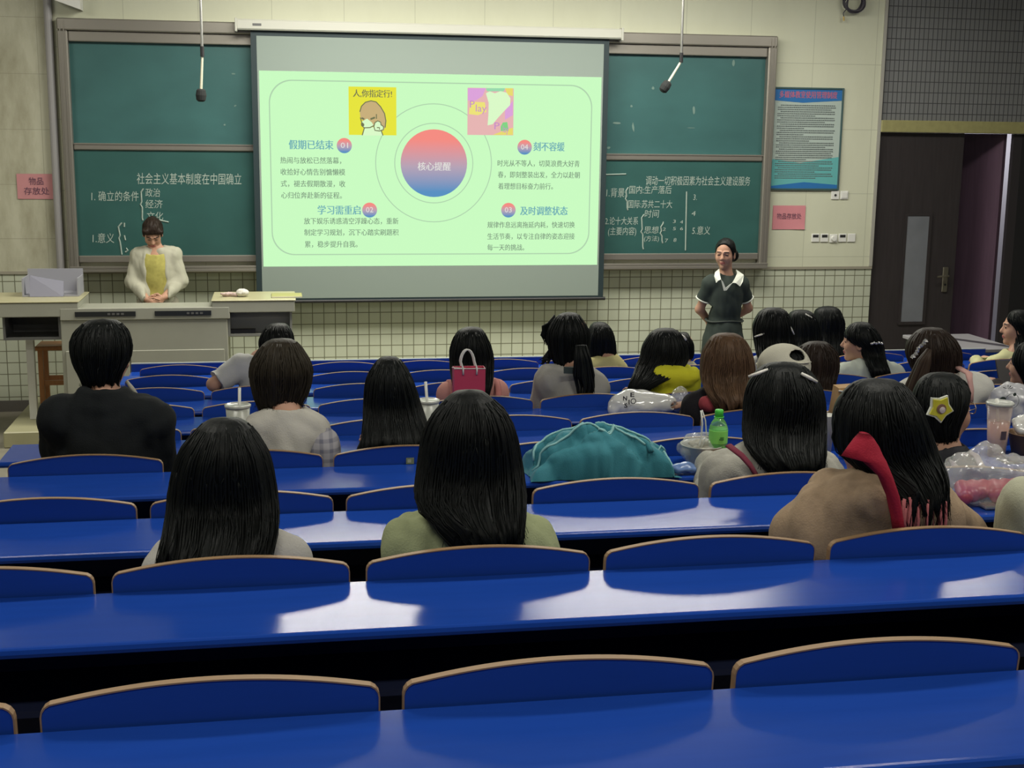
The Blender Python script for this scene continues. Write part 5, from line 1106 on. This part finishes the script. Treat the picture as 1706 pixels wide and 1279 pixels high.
belt_z = at(1200, 533, Y)[2]; mb = MB(); mb.tube([(g.waist[0]+.150*math.cos(q), Y+.118*math.sin(q), belt_z+.006*math.sin(3*q)) for q in np.linspace(0, 2*PI, 33)], .014, 8, flat=.5, caps=False); mb.build('belt', cloth('belt_cloth', (.06, .07, .062)), g.o, True)
COLW = cloth('white_collar_cloth', (.66, .68, .60)); mb = MB()
cr = lambda X, Yp, dy_: at(1130+X/5.813, 380+Yp/5.813, Y)+np.array([0, dy_, 0])
def slabp(mb, pts, th=.006): n_ = len(pts); mb.add(list(pts)+[p+np.array([0, th, 0]) for p in pts], [tuple(range(n_)), tuple(range(n_, 2*n_))]+[(i, (i+1) % n_, (i+1) % n_+n_, i+n_) for i in range(n_)])
slabp(mb, [cr(378, 388, -.05), cr(365, 440, -.10), cr(362, 478, -.135), cr(335, 490, -.135), cr(318, 512, -.13), cr(312, 455, -.10), cr(335, 420, -.06)])
slabp(mb, [cr(545, 395, -.04), cr(598, 440, -.09), cr(575, 500, -.125), cr(543, 545, -.14), cr(500, 512, -.14), cr(470, 510, -.14), cr(510, 465, -.11), cr(540, 430, -.075)])
slabp(mb, [cr(362, 478, -.137), cr(385, 585, -.148), cr(410, 582, -.148), cr(470, 510, -.141), cr(440, 530, -.143), cr(402, 560, -.146), cr(380, 500, -.139)])
mb.build('collar', COLW, g.o)
mb = MB()
for i in (0, 1):
    S_, E_ = g.J['sh'][i], g.J['el'][i]; p = S_+(E_-S_)*.62; d = (E_-S_)/np.linalg.norm(E_-S_); a_ = np.cross(d, [0, 1, 0]); a_ /= np.linalg.norm(a_); b_ = np.cross(d, a_)
    mb = MB(); mb.tube([p+.0665*(math.cos(q)*a_+math.sin(q)*b_) for q in np.linspace(0, 2*PI, 25)], .006, 6, caps=False); mb.build('cuff_trim', COLW, g.o, True)
def bun(v, P): v.el(P(-.03, -.13, -.03), (.055, .05, .055), .02)
skull_hair(g, HB, (.056, .075), bun, seed=31)
# left: behind the lectern, white cardigan over a yellow top, head bowed, hands clasped
Y = 11.72; Yf = Y-.17
el = [at(302, 468, Y)+[0, -.02, 0], at(221, 468, Y)+[0, -.02, 0]]; wr = [at(271, 496, Yf-.02), at(246, 499, Yf-.02)]
g = standing('person behind the lectern in a white cardigan and yellow top, head bowed, hands clasped', (254, 366), (216, 414), (303, 413), Y, .001, 176, -38, 1.0, el, wr, [((-.9, -.25, -.25), (.2, -1, .3), (.0, -.2, 1), 45), ((.9, -.3, -.2), (-.2, -1, .3), (0, -.2, 1), 45)])
YT_ = cloth('pale_yellow_top', (.42, .38, .11), var=.25, vscale=40); g.garment('top', YT_, .008, sleeve='none', wr=.004, seed=32, neck=.10, low=-.085, hem=.55)
WC = cloth('white_cardigan_knit', (.44, .43, .34)); 
def opening(v):
    c = g.chest; v.rc(c+[-.01, -.17, .26], c+[.005, -.17, -.10], .13, .105, .015, sub=True); v.rc(c+[.005, -.17, -.10], c+[.02, -.16, -.6], .105, .06, .015, sub=True)
cg = g.garment('cardigan', WC, .017, wr=.007, seed=33, neck=.085, low=-.01, hem=.62, extra=opening, freq=60)
SK2 = cloth('beige_skirt', (.3, .28, .22)); g.trousers(SK2)
def bun2(v, P): v.el(P(.0, -.115, .03), (.05, .045, .05), .02); v.rc(P(-.07, .05, .06), P(.06, .06, .07), .024, .026, .02)
skull_hair(g, HDB, (.052, .058), bun2, seed=34, amp=.008, thick=1.05)
# ================================================================== THINGS ON THE DESKS
def plastic(name, c, rough=.25, alpha=1., trans=0.): return mat(name, c, rough=rough, alpha=alpha, trans=trans, spec=.6)
CUPW = plastic('milky_cup_plastic', (.62, .64, .56), .3, trans=.25); LID = plastic('clear_lid', (.70, .72, .66), .2, trans=.4)
def paper_cup(px_, py_, Y, z, label, m, h=.105, rt=.046, rb=.034, straw=None, group=None):
    T = at(px_, py_, Y); c = np.array([T[0], Y, z+.001]); h = T[2]-z-.004 if h is None else h
    t = thing('drink_cup', label, 'cup', c, group)
    MB().lathe([(0, 0), (rb, 0), (rb+.001, .004), (rt, h), (rt-.002, h), (rb-.002, .004), (0, .004)], c, 28).build('cup_body', m, t, True)
    MB().lathe([(rt+.001, h-.006), (rt+.004, h-.004), (rt+.004, h+.004), (rt-.002, h+.007), (rt-.006, h+.003), (.012, h+.003), (.0, h+.004)], c, 28).build('lid', LID, t, True)
    if straw: 
        a, b = c+[.004, 0, h*.4], at(*straw, Y); MB().tube([a, b], .0062, 10).build('straw', mat('white_straw', (.72, .72, .66), rough=.4), t, True)
    return t
Y = rowY(4)-.14; z = rowZ(4)
def hcup(py, Y, z, x): return at(x, py, Y)[2]-z
paper_cup(396, 676, Y, z, 'clear milk tea cup with a white straw before the bob-haired sitter', CUPW, h=hcup(676, Y, z, 396), rt=.049, rb=.036, straw=(399, 646))
paper_cup(713, 668, Y, z, 'clear cup with a white straw beside the long-haired sitter in black', CUPW, h=hcup(668, Y, z, 713), rt=.046, rb=.034, straw=(709, 636))
Y = rowY(3)-.16; z = rowZ(3); PK = plastic('pink_drink', (.66, .30, .22), .3)
t = paper_cup(1666, 678, Y, z, 'tall clear cup of pink drink with a thick straw', plastic('clear_cup', (.74, .60, .52), .12, alpha=.35), h=hcup(672, Y, z, 1666), rt=.047, rb=.032, straw=(1661, 664))
hh = hcup(672, Y, z, 1666); c = np.array([at(1666, 678, Y)[0], Y, z+.001]); MB().lathe([(0, .005), (.0295, .005), (.0295+.0145*.68, hh*.66), (0, hh*.66)], c, 28).build('drink', PK, t, True)
MB().face([(c[0]-.012, Y-.0405, z+hh*.36), (c[0]+.010, Y-.0405, z+hh*.36), (c[0]+.010, Y-.0425, z+hh*.52), (c[0]-.012, Y-.0425, z+hh*.52)]).build('label_print', mat('dark_label', (.10, .07, .09)), t)
# red paper bag with white rope handles
Y = rowY(5)-.14; z = rowZ(5); A, B = at(755, 612, Y), at(807, 613, Y); w = (B[0]-A[0])/2; cx = (A[0]+B[0])/2; zt_ = A[2]; t = thing('paper_bag', 'small red paper gift bag with white rope handles on the desk behind the pink top', 'bag', (cx, Y, z+.001))
d = .035; V = [(cx-w*.97, Y-d, z+.001), (cx+w*.97, Y-d, z+.001), (cx+w*.97, Y+d, z+.001), (cx-w*.97, Y+d, z+.001), (cx-w, Y-d, zt_), (cx+w, Y-d, zt_-.002), (cx+w, Y+d, zt_), (cx-w, Y+d, zt_), (cx-w*.97, Y, z+.06), (cx-w*1.0, Y+.0, zt_+.004), (cx+w*.97, Y, z+.06), (cx+w*1.0, Y, zt_+.002)]
F = [(0, 3, 2, 1), (0, 1, 5, 4), (2, 3, 7, 6), (0, 4, 9, 8), (3, 8, 9, 7), (0, 8, 3), (1, 10, 11, 5), (2, 6, 11, 10), (1, 2, 10)]
Vi = [(x+(.003 if x < cx else -.003), y+(.003 if y < Y else -.003 if y > Y else 0), zz_) for x, y, zz_ in V]; n = len(V)
obj('bag_body', V+Vi, F+[tuple(i+n for i in f[::-1]) for f in F]+[(4, 5, 5+n, 4+n), (5, 11, 11+n, 5+n), (11, 6, 6+n, 11+n), (6, 7, 7+n, 6+n), (7, 9, 9+n, 7+n), (9, 4, 4+n, 9+n)], mat('red_paper', (.50, .045, .10), rough=.5), t)
RW = mat('white_rope', (.72, .70, .66), rough=.7); top_ = at(785, 581, Y)[2]
for y, s in ((Y-d-.003, 1.), (Y+d+.003, .93)):
    H_ = (top_-zt_)*s; MB().tube([(cx-.032, y, zt_-.03), (cx-.033, y, zt_)]+[(cx-.008+.033*math.cos(q)*1.0*(1-.15*math.sin(q)), y*.6+Y*.4, zt_+H_*.35+H_*.65*math.sin(q)) for q in np.linspace(PI, 0, 11)]+[(cx+.034, y, zt_), (cx+.033, y, zt_-.03)], .0042, 8).build('handle', RW, t, True)
m = MB(); m.tube([(cx-w, Y-d-.001, zt_), (cx+w, Y-d-.001, zt_-.002)], .0022, 6); m.tube([(cx-w-.01, Y-d+.01, zt_+.005), (cx-.02, Y-d, zt_)], .002, 5); m.build('white_rim', RW, t)
# teal canvas bag lying crumpled on the fourth-row desk
Y = rowY(3)-.17; z = rowZ(3)+.002; TEAL = mat('teal_canvas', (.030, .21, .26), rough=.75, bump=.3, bscale=300, var=.15, vscale=14, sheen=.1); TEALL = mat('light_teal_piping', (.26, .52, .52), rough=.6)
xa, xb = at(872, 780, Y)[0], at(1116, 780, Y)[0]; W_ = xb-xa
sil_ = [(872, 778), (880, 756), (905, 735), (940, 716), (980, 701), (1010, 703), (1050, 713), (1090, 727), (1104, 748), (1110, 775), (1116, 796)]
zs_ = [at(a, b, Y)[2]-z for a, b in sil_]; us = [(at(a, b, Y)[0]-xa)/W_ for a, b in sil_]
nu, nv = 130, 64; V = []; r_ = np.random.default_rng(5)
def fold(u, v):
    s = 0
    for (cu, cv, an, fr_, a_) in ((.3, .4, .9, 7, 1.), (.6, .5, -.9, 8, .9), (.8, .3, 1.3, 10, .8), (.45, .8, .5, 6, .6), (.2, .2, 2.2, 12, .6)):
        x = (u-cu)*math.cos(an)+(v-cv)*.6*math.sin(an); s += a_*(1-abs(math.sin(x*fr_+1.3*math.sin(v*4+cu*9))))**1.5
    return s/2.4
CRV = [[(.03, .34), (.10, .48), (.25, .58), (.40, .62), (.55, .52), (.62, .36), (.57, .24), (.45, .2)], [(.02, .26), (.16, .22), (.27, .24), (.40, .36), (.54, .30), (.66, .16), (.76, .08)], [(.50, .60), (.66, .46), (.80, .46), (.95, .58)], [(.93, .52), (.965, .34), (.975, .15)]]
def near_curve(u, v, c):
    best = 9.
    for (a0, b0), (a1, b1) in zip(c[:-1], c[1:]):
        dx, dy = a1-a0, (b1-b0)*.55; t = max(0., min(1., ((u-a0)*dx+(v-b0)*.55*dy)/(dx*dx+dy*dy))); d = math.hypot(u-a0-t*dx, (v-b0)*.55-t*dy)
        if d < abs(best): best = d*(1 if (u-a0)*dy-(v-b0)*.55*dx < 0 else -1)
    return best
for i in range(nu+1):
    for j in range(nv+1):
        u, v = i/nu, j/nv; env = np.interp(u, us, zs_); prof = math.sin(PI*min(1, v**.62))**.5 if 0 < v < 1 else 0
        rd = 0.
        for c_ in CRV:
            d = near_curve(u, v, c_); rd += .016*math.exp(-(d/.016)**2)-.030*math.exp(-((d+.034)/.026)**2)
        h_ = max(0., (env*prof*(.86+.16*fold(u, v))+rd*(1 if prof > .2 else 0)))*(min(1, u/.05)**.5)*(min(1, (1-u)/.04)**.5)
        V.append((xa+W_*u+.01*math.sin(v*7+u*3), Y-.135+.27*v+.012*math.sin(u*11), z+h_))
F = [(i*(nv+1)+j, (i+1)*(nv+1)+j, (i+1)*(nv+1)+j+1, i*(nv+1)+j+1) for i in range(nu) for j in range(nv)]
V = wrinkle(np.array(V), np.array(F), .020, 30, 4, (1, .8, 1.0)); V = wrinkle(V, np.array(F), .006, 80, 6, (1, .8, 1)); V[:, 2] = np.maximum(V[:, 2], z); G_ = V.reshape(nu+1, nv+1, 3); N = len(V); bot = [(x, y, z-.0008) for x, y, _ in V]; V2 = [tuple(v_) for v_ in V]+bot; F2 = F+[tuple(q+N for q in f[::-1]) for f in F]
tb_ = obj('canvas_bag', V2, F2, TEAL, None, True); tag(tb_, 'crumpled teal canvas bag with lighter piping, lying on a desk', 'bag')
def on_bag(pts, r, name, m, lift=.002):
    P = []
    for u, v in pts: i, j = u*nu, v*nv; i0, j0 = min(int(i), nu-1), min(int(j), nv-1); a, b = i-i0, j-j0; P.append(G_[i0, j0]*(1-a)*(1-b)+G_[i0+1, j0]*a*(1-b)+G_[i0, j0+1]*(1-a)*b+G_[i0+1, j0+1]*a*b+[0, 0, lift])
    MB().tube(P, r, 8).build(name, m, tb_, True)
def curve(pts, n=30):
    pts = np.array(pts, float); t = np.linspace(0, len(pts)-1, n); return [(np.interp(q, range(len(pts)), pts[:, 0]), np.interp(q, range(len(pts)), pts[:, 1])) for q in t]
for c_ in CRV: on_bag(curve(c_, 44), .0042, 'piping', TEALL, .001)
on_bag(curve([(.72, .42), (.70, .28), (.74, .14), (.80, .06)]), .010, 'strap', TEAL, .004)
# green soda bottle
Y = rowY(3)-.17; z = rowZ(3); T = at(1197, 682, Y); c = np.array([at(1196, 740, Y)[0], Y, z+.001]); H_ = T[2]-z-.001; R_ = .0335
t = thing('soda_bottle', 'green soda bottle with a green screw cap beside the plastic food bowl', 'bottle', c)
GB = plastic('green_bottle_plastic', (.45, .85, .45), .08, trans=.85)
pr = [(0, 0), (R_*.8, 0), (R_, .012), (R_, H_*.32), (R_*.94, H_*.36), (R_, H_*.40), (R_, H_*.66), (R_*.96, H_*.70), (R_*.75, H_*.78), (R_*.45, H_*.85), (.0135, H_*.89), (.0135, H_*.93), (0, H_*.93)]
MB().lathe(pr, c, 28).build('bottle_body', GB, t, True)
MB().lathe([(0, .003), (R_*.93, .003), (R_*.94, H_*.60), (0, H_*.60)], c, 28).build('soda', mat('green_soda', (.10, .48, .03), rough=.3), t, True)
MB().lathe([(R_+.0006, H_*.42), (R_+.0008, H_*.43), (R_+.0008, H_*.64), (R_+.0006, H_*.65)], c, 28).build('bottle_label', mat('light_green_label', (.22, .62, .12), rough=.4), t, True)
m = MB(); m.box((c[0]-.008, Y-R_-.0024, z+H_*.50), (c[0]+.009, Y-R_-.0014, z+H_*.52)); m.box((c[0]-.005, Y-R_-.0024, z+H_*.53), (c[0]+.009, Y-R_-.0014, z+H_*.55)); m.build('label_mark', mat('label_ink', (.03, .16, .03)), t)
MB().lathe([(0, H_*.88), (.0155, H_*.88), (.0155, H_*.985), (.013, H_), (0, H_)], c, 20).build('cap', mat('green_cap', (.06, .52, .05), rough=.35), t, True); MB().lathe([(0, H_*.862), (.018, H_*.862), (.018, H_*.878), (0, H_*.878)], c, 20).build('neck_ring', mat('green_cap', (.06, .52, .05)), t, True)
# food bowl in a plastic bag
Y = rowY(3)-.14; c = np.array([at(1170, 750, Y)[0], Y, z+.001]); t = thing('food_bowl', 'round plastic takeaway bowl of food inside an opened white bag', 'bowl', c)
MB().lathe([(0, 0), (.052, 0), (.056, .006), (.076, .072), (.080, .074), (.080, .078), (.074, .076), (.054, .010), (0, .008)], c, 32).build('bowl_shell', plastic('milky_bowl', (.60, .62, .58), .25, trans=.3), t, True)
v = Vox(c-[.1, .1, .0], c+[.1, .1, .12], .006)
for q in range(26): a = random.uniform(0, 6.28); rr = .055*random.random()**.5; v.el(c+[rr*math.cos(a), rr*math.sin(a), .066+random.uniform(-.006, .012)], np.array((random.uniform(.010, .02), .012, .009)), .006)
V, Q = v.mesh(); obj('food', V, Q, mat('noodle_food', (.36, .33, .24), rough=.6, var=.5, vscale=60), t, True)
FILM = bpy.data.materials.new('clear_film'); FILM.use_nodes = True
def film(m, base, clear):
    nt = m.node_tree; b = nt.nodes['Principled BSDF']; b.inputs['Base Color'].default_value = (*base, 1); b.inputs['Roughness'].default_value = .18; b.inputs['Alpha'].default_value = clear; b.inputs['Specular IOR Level'].default_value = .9; b.inputs['Coat Weight'].default_value = .5
film(FILM, (.74, .76, .72), .34); FILM2 = bpy.data.materials.new('white_film'); FILM2.use_nodes = True; film(FILM2, (.72, .72, .69), .97)
def crumple(name, c, r, m, seed, par=None, amp=.02, freq=45, h=.008, cutz=None, extra=None):
    v = Vox(c-np.array(r)*1.4-.03, c+np.array(r)*1.4+.03, h); v.el(c, np.array(r), .02)
    if extra: extra(v)
    V, Q = v.mesh(); V = wrinkle(V, Q, amp, freq, seed, (1, 1, 1)); V = wrinkle(V, Q, amp*.45, freq*2.3, seed+1, (1, 1, 1))
    if cutz is not None: V[:, 2] = np.maximum(V[:, 2], cutz)
    V = relax(V, Q, 1); return obj(name, V, Q, m, par, m is not FILM)
crumple('film_wrap', c+[.0, .01, .06], (.088, .075, .055), FILM, 21, t, .018, cutz=z+.0015)
mb = MB(); A = [at(x, y, Y-.02) for x, y in ((1163, 748), (1168, 730), (1170, 705), (1168, 684))]; mb.tube(A, [.008, .006, .008, .006], 8, flat=.4); mb.tube([A[0]+[.01, 0, 0], at(1177, 725, Y-.02), at(1175, 700, Y-.02), at(1170, 683, Y-.02)], [.006, .005, .006, .004], 8, flat=.4); mb.build('bag_handle', FILM2, t, True)
# white printed carrier bag lying on the sixth-row desk
Y = rowY(5)-.16; z = rowZ(5)+.002; A, B = at(1000, 688, Y), at(1122, 680, Y); H_ = at(1050, 650, Y)[2]-z; c = np.array([(A[0]+B[0])/2, Y, z+H_*.42])
def bagx(v):
    v.rc(c+[-.13, -.03, -.03], c+[-.05, 0, .0], .03, .055, .03); v.el(c+[.13, -.04, 0], (.06, .05, .05), .03); v.el(c+[.165, -.045, .0], (.018, .07, .016), .008, sub=True)
o = crumple('carrier_bag', c, (.145, .10, H_*.56), FILM2, 31, None, .011, 26, cutz=z, extra=bagx); tag(o, 'white plastic carrier bag with black print lying behind the yellow jacket', 'bag')
mb = MB(); P = at(1040, 668, Y-.118)
for s, x, y, w in (('N', 1038, 664, 7), ('I', 1047, 670, 2), ('S', 1040, 676, 6), ('E', 1050, 658, 7)): put_text(mb, s, at(x, y, Y-.122), w/345, size=.03, bold=.001)
ring(mb, at(1055, 668, Y-.12), .010, .014, Y-.122, 20); mb.build('print', mat('print_black', (.04, .04, .045)), o)
c2 = np.array([at(1133, 665, Y)[0], Y, at(1133, 665, Y)[2]]); o = crumple('clear_bag', np.array([c2[0], Y, (z+at(1133, 645, Y)[2])/2]), (.045, .05, (at(1133, 645, Y)[2]-z)/2), FILM, 33, None, .02, 60, cutz=z); tag(o, 'crumpled clear plastic bag between the white carrier bag and the brown-haired sitter', 'bag')
# blue wrapper on the fourth-row desk
Y = rowY(3)-.26; z = rowZ(3)+.002; c = np.array([at(1142, 785, Y)[0], Y, z+.018]); o = crumple('wrapper', c, (.055, .035, .018), mat('pale_blue_wrapper', (.16, .26, .52), rough=.25, var=.4, vscale=25), 35, None, .01, 70, .006, cutz=z); tag(o, 'crumpled pale blue wrapper between the teal bag and the food bowl', 'wrapper')
# big clear bag with something pink inside, third-row desk
Y = rowY(2)-.16; z = rowZ(2)+.002; A = at(1590, 835, Y); B = at(1688, 835, Y); zt_ = at(1630, 738, Y)[2]; c = np.array([(A[0]+B[0])/2+.01, Y, (z+zt_)/2]); t = thing('plastic_bag', 'large crinkled clear bag with a pink package inside, behind the star-clip sitter', 'bag', (c[0], Y, z))
crumple('film', np.array([c[0], Y, z+.075]), (.175, .10, .075), FILM, 41, t, .03, 35, .009, cutz=z, extra=lambda v: v.rc(c+[-.05, 0, .0], c+[-.01, 0, (zt_-z)/2-.03], .085, .03, .05))
v = Vox((c[0]-.2, Y-.1, z-.01), (c[0]+.2, Y+.1, z+.11), .007)
for q in range(7): v.rc((c[0]-.10+.035*q, Y-.045+.02*(q % 3), z+.03), (c[0]-.10+.035*q+.03, Y+.03, z+.04), .024, .022, .012)
V, Q = v.mesh(); V[:, 2] = np.maximum(V[:, 2], z+.001); obj('pink_package', V, Q, mat('pink_food', (.55, .10, .16), rough=.35, var=.25, vscale=20), t, True)
# printed white bag on the fifth-row desk, and bowl, phone, cup, parcel
Y = rowY(4)-.13; z = rowZ(4)+.002; c = np.array([at(1682, 664, Y)[0], Y, (z+at(1682, 638, Y)[2])/2]); H_ = at(1682, 638, Y)[2]-z
o = crumple('printed_bag', c, (.10, .07, H_*.52), mat('grey_white_film', (.48, .48, .50), rough=.3), 45, None, .016, 45, cutz=z); tag(o, 'white plastic bag printed with a round black face and a leaf, near the right edge', 'bag')
mb = MB(); yb_ = Y-.083; P = at(1686, 668, yb_); ring(mb, P, .032, .034, yb_, 32)
for dx, dz_, rr in ((-.045, .004, .017), (.010, .030, .008), (-.03, -.02, .012)): mb.face(disc(P+[dx, 0, dz_], rr, yb_-.001, 18))
for k in range(5): a = at(1679, 648, yb_); q = .3+.6*k; mb.face([a+[0, -.001, 0], a+[.022*math.cos(q)-.004*math.sin(q), -.001, .014*math.sin(q)+.004], a+[.028*math.cos(q), -.001, .018*math.sin(q)]])
mb.build('print', mat('print_dark_green', (.03, .045, .035)), o)
Y = rowY(3)-.16; z = rowZ(3); c = np.array([at(1712, 745, Y)[0], Y, z+.001]); t = thing('paper_bowl', 'brown paper bowl cut by the right edge of the photo beside the pink drink', 'bowl', c)
hb = at(1706, 722, Y)[2]-z; MB().lathe([(0, 0), (.055, 0), (.075, hb), (.078, hb), (.078, hb+.004), (.072, hb), (.052, .006), (0, .006)], c, 30).build('bowl_shell', mat('brown_paper', (.20, .12, .07), rough=.6), t, True)
crumple('film_top', c+[0, 0, hb+.03], (.07, .06, .035), FILM2, 51, t, .02, 60, .007)
Y = rowY(3)-.25; c = at(1690, 768, Y); m = MB().box((c[0]-.05, Y-.03, z+.001), (c[0]+.10, Y+.045, z+.010), bev=.003); o = m.build('phone', mat('phone_back', (.02, .02, .025), rough=.15)); tag(o, 'dark phone lying at the edge of the desk below the pink drink', 'phone'); MB().box((c[0]-.047, Y-.027, z+.0101), (c[0]+.097, Y+.042, z+.0115)).build('screen', mat('phone_glass', (.10, .11, .14), rough=.08), o)
Y = rowY(3)-.2; T = at(1376, 692, Y); c = np.array([T[0], Y, z+.001]); H_ = T[2]-z; t = thing('paper_cup', 'tall white paper cup behind the right shoulder of the two-clip sitter', 'cup', c)
MB().lathe([(0, 0), (.022, 0), (.034, H_), (.036, H_+.002), (.033, H_), (.021, .004), (0, .004)], c, 24).build('cup_body', mat('white_paper', (.66, .66, .62), rough=.5), t, True)
Y = rowY(4)-.15; z = rowZ(4); A, B = at(1384, 672, Y), at(1432, 640, Y); t = thing('kraft_bag', 'brown kraft paper bag with a white folded edge on the fifth-row desk', 'bag', ((A[0]+B[0])/2, Y, z+.001))
m = MB(); x0, x1 = A[0], B[0]; zt_ = B[2]; m.add([(x0, Y-.04, z+.001), (x1, Y-.05, z+.001), (x1, Y+.04, z+.001), (x0, Y+.04, z+.001), (x0+.02, Y-.03, zt_-.01), (x1, Y-.035, zt_), (x1, Y+.03, zt_), (x0+.02, Y+.03, zt_-.005)], [(0, 3, 2, 1), (0, 1, 5, 4), (1, 2, 6, 5), (2, 3, 7, 6), (3, 0, 4, 7), (4, 5, 6, 7)]); m.build('bag_body', mat('kraft_paper', (.42, .25, .10), rough=.65), t)
MB().tube([(x0+.018, Y-.034, zt_-.02), (x0+.05, Y-.04, zt_-.022), (x1-.02, Y-.05, zt_-.06)], .006, 6, flat=.5).build('folded_edge', mat('white_paper', (.66, .66, .62)), t)
# small card stuck on a seat back, dark tablet at the right
P = at(683, 768, rowY(3)+.0); o = MB().box((P[0]-.014, rowY(3)-.0035, rowZ(3)+.002), (P[0]+.014, rowY(3)-.001, rowZ(3)+.024)).build('sticker', mat('olive_sticker', (.20, .22, .10), rough=.6)); tag(o, 'small olive sticker on the blue seat back behind the black top sitter', 'sticker')
MB().box((P[0]-.009, rowY(3)-.0042, rowZ(3)+.007), (P[0]+.004, rowY(3)-.0036, rowZ(3)+.019)).build('sticker_print', mat('pale_print', (.4, .4, .25)), o)
Y = rowY(6)-.15; z = rowZ(6); A, B = at(1664, 634, Y), at(1690, 602, Y); m = MB(); m.add([(A[0], Y-.01, z+.001), (B[0], Y-.01, z+.001), (B[0], Y+.06, B[2]), (A[0], Y+.06, B[2]), (A[0], Y-.022, z+.001), (B[0], Y-.022, z+.001), (B[0], Y+.048, B[2]), (A[0], Y+.048, B[2])], [(0, 1, 2, 3), (7, 6, 5, 4), (0, 4, 5, 1), (1, 5, 6, 2), (2, 6, 7, 3), (3, 7, 4, 0)])
o = m.build('tablet', mat('dark_tablet', (.018, .012, .012), rough=.4)); tag(o, 'dark brown tablet propped up before the pale yellow-green top', 'tablet')
P = at(1652, 866, rowY(2)-.22); z = rowZ(2); m = MB().box((P[0]-.04, rowY(2)-.25, z+.001), (P[0]+.03, rowY(2)-.20, z+.013), bev=.004); o = m.build('tin', mat('silver_tin', (.5, .5, .48), rough=.25, metal=.7)); tag(o, 'small silver tin on the desk under the pink package bag', 'tin')
